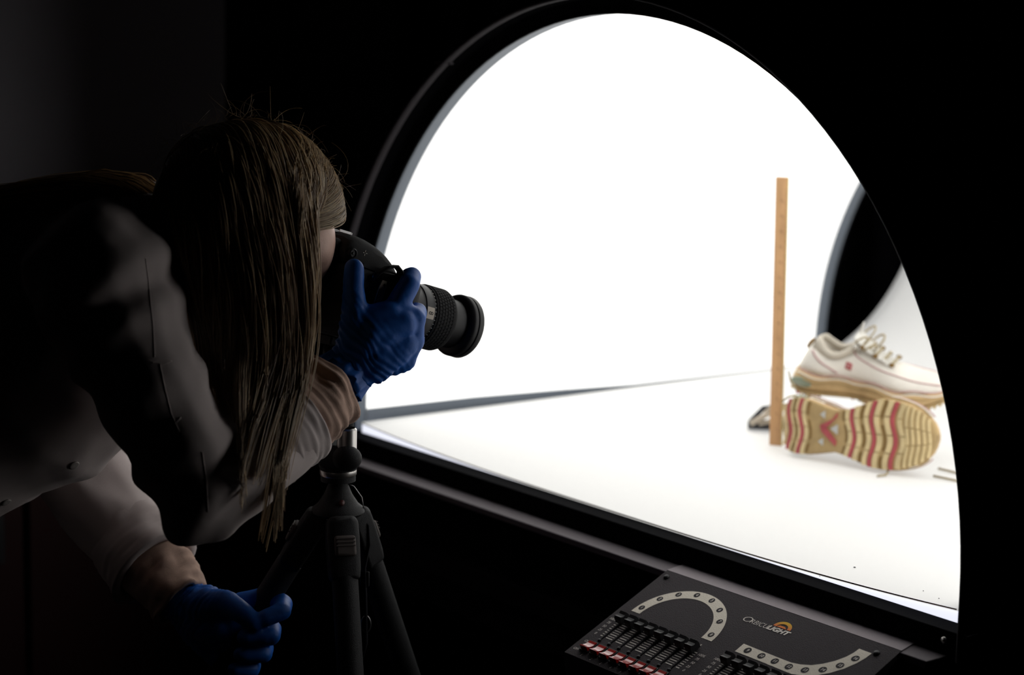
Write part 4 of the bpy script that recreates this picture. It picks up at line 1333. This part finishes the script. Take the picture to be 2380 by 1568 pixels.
# hair lying over her back
Nb = 900
pa = np.array([tuple(at(x, y, 2.36)) for x, y in ((360, 450), (300, 412), (215, 402), (110, 415), (10, 432), (-90, 450))])
tt = np.linspace(0, 1, 24); idx = np.minimum((tt * 5).astype(int), 4); ff = (tt * 5 - idx)[:, None]
pth = pa[idx] * (1 - ff) + pa[idx + 1] * ff
B = pth[None] + np.array(AB) * rng.normal(size=(Nb, 1, 1)) * .050 + np.array([0, 0, 1.]) * (-np.abs(rng.normal(size=(Nb, 1, 1))) * .016 - .004) + np.cumsum(rng.normal(size=(Nb, 24, 3)) * .0008, 1)
B = clump(B, 30, .5)
o = link('hair_back', strands_mesh(B, np.full(Nb, .0008), np.full(Nb, .0004), 'hair_back'), 'hair', person); o['kind'] = 'stuff'
# fly-away single hairs
Nf = 420
rl_ = scalp(3600); rl_ = rl_[(rl_[:, 2] > .15) & (rl_[:, 1] > -.7)][:Nf]; Nf = len(rl_)
p = from_local(rl_, 1.08); nrm = (p - HCn); nrm /= np.linalg.norm(nrm, axis=1, keepdims=True)
d = nrm * .55 + rng.normal(size=(Nf, 3)) * .55; d /= np.linalg.norm(d, axis=1, keepdims=True)
bend = rng.normal(size=(Nf, 3)) * .22 + G * .16; out = [p.copy()]
ln = (.007 + .060 * rng.random(Nf) ** 3.5)[:, None] / 8
for k in range(9):
    d = d + bend * .5 - nrm * .04; d /= np.linalg.norm(d, axis=1, keepdims=True); p = p + d * ln; out.append(p.copy())
FA = np.stack(out, 1)
o = link('stray_hairs', strands_mesh(FA, np.full(Nf, .00015), np.full(Nf, .00008), 'stray_hairs'), 'hair', person); o['kind'] = 'stuff'
# scalp cap beneath the strands
b = MB(); cap = MB()
cap.ellipsoid(Vector(HCn), hf * EA * .97, hs * EB * .97, hv * EC * .97, 40, 24)
keep = []
me = cap.mesh('scalp'); bm = bmesh.new(); bm.from_mesh(me)
dele = []
for fc in bm.faces:
    l = to_local(np.array(fc.calc_center_median())[None])[0]; l = l / np.linalg.norm(l)
    if l[0] > .42 or l[2] < (.30 if l[0] > 0.1 else -.5 + .7 * max(0, l[0] + .4)):
        dele.append(fc)
bmesh.ops.delete(bm, geom=dele, context='FACES'); bm.to_mesh(me); bm.free()
link('hair_base', me, 'hair', person, True)

# ------------------------------------------------------------------ low dark cupboard along the grey wall
mat('dark_red_lacquer', (.020, .005, .005), .6, spec=.2)
cb = thing('low_cabinet', 'low dark red cupboard against the grey wall behind the person', 'cabinet', (-1.25, -.9, FLOOR_Z))
MB().box(-1.449, -1.06, -2.2, YE, FLOOR_Z, .30).build('cabinet_body', 'dark_red_lacquer', cb, bevel=.004)
for k in range(4):
    y0 = -2.18 + k * (YE + 2.16) / 4; y1 = y0 + (YE + 2.16) / 4 - .012
    dr = MB().box(-1.059, -1.042, y0, y1, FLOOR_Z + .06, .28).build('door', 'dark_red_lacquer', cb, bevel=.003)
    MB().box(-1.0415, -1.030, y1 - .05, y1 - .038, -.25, -.12).build('handle', 'black_plastic', dr, bevel=.002)

# ------------------------------------------------------------------ dark hangings behind
cu = thing('blackout_curtain', 'black curtain hanging in folds in the dark behind the tent', 'curtain', (-2.2, .9, FLOOR_Z))
for k in range(9):
    x0 = -3.2 + .26 * k
    b = MB(); R = []
    for z in (FLOOR_Z + .02, 1.70):
        R.append([V(x0 + .26 * j / 10, 1.9 + .05 * math.sin(2 * math.pi * j / 10) + .02 * math.sin(k * 2 + j), z) for j in range(11)])
    Rb = [[p + V(0, .004, 0) for p in r[::-1]] for r in R]
    b.rings([R[0] + Rb[0], R[1] + Rb[1]]); b.build('curtain_panel', 'black_cloth', cu, True)
MB().tube([V(-3.25, 1.9, 1.71), V(-.85, 1.9, 1.71)], .012, 12).build('curtain_rail', 'black_paint', cu, True)
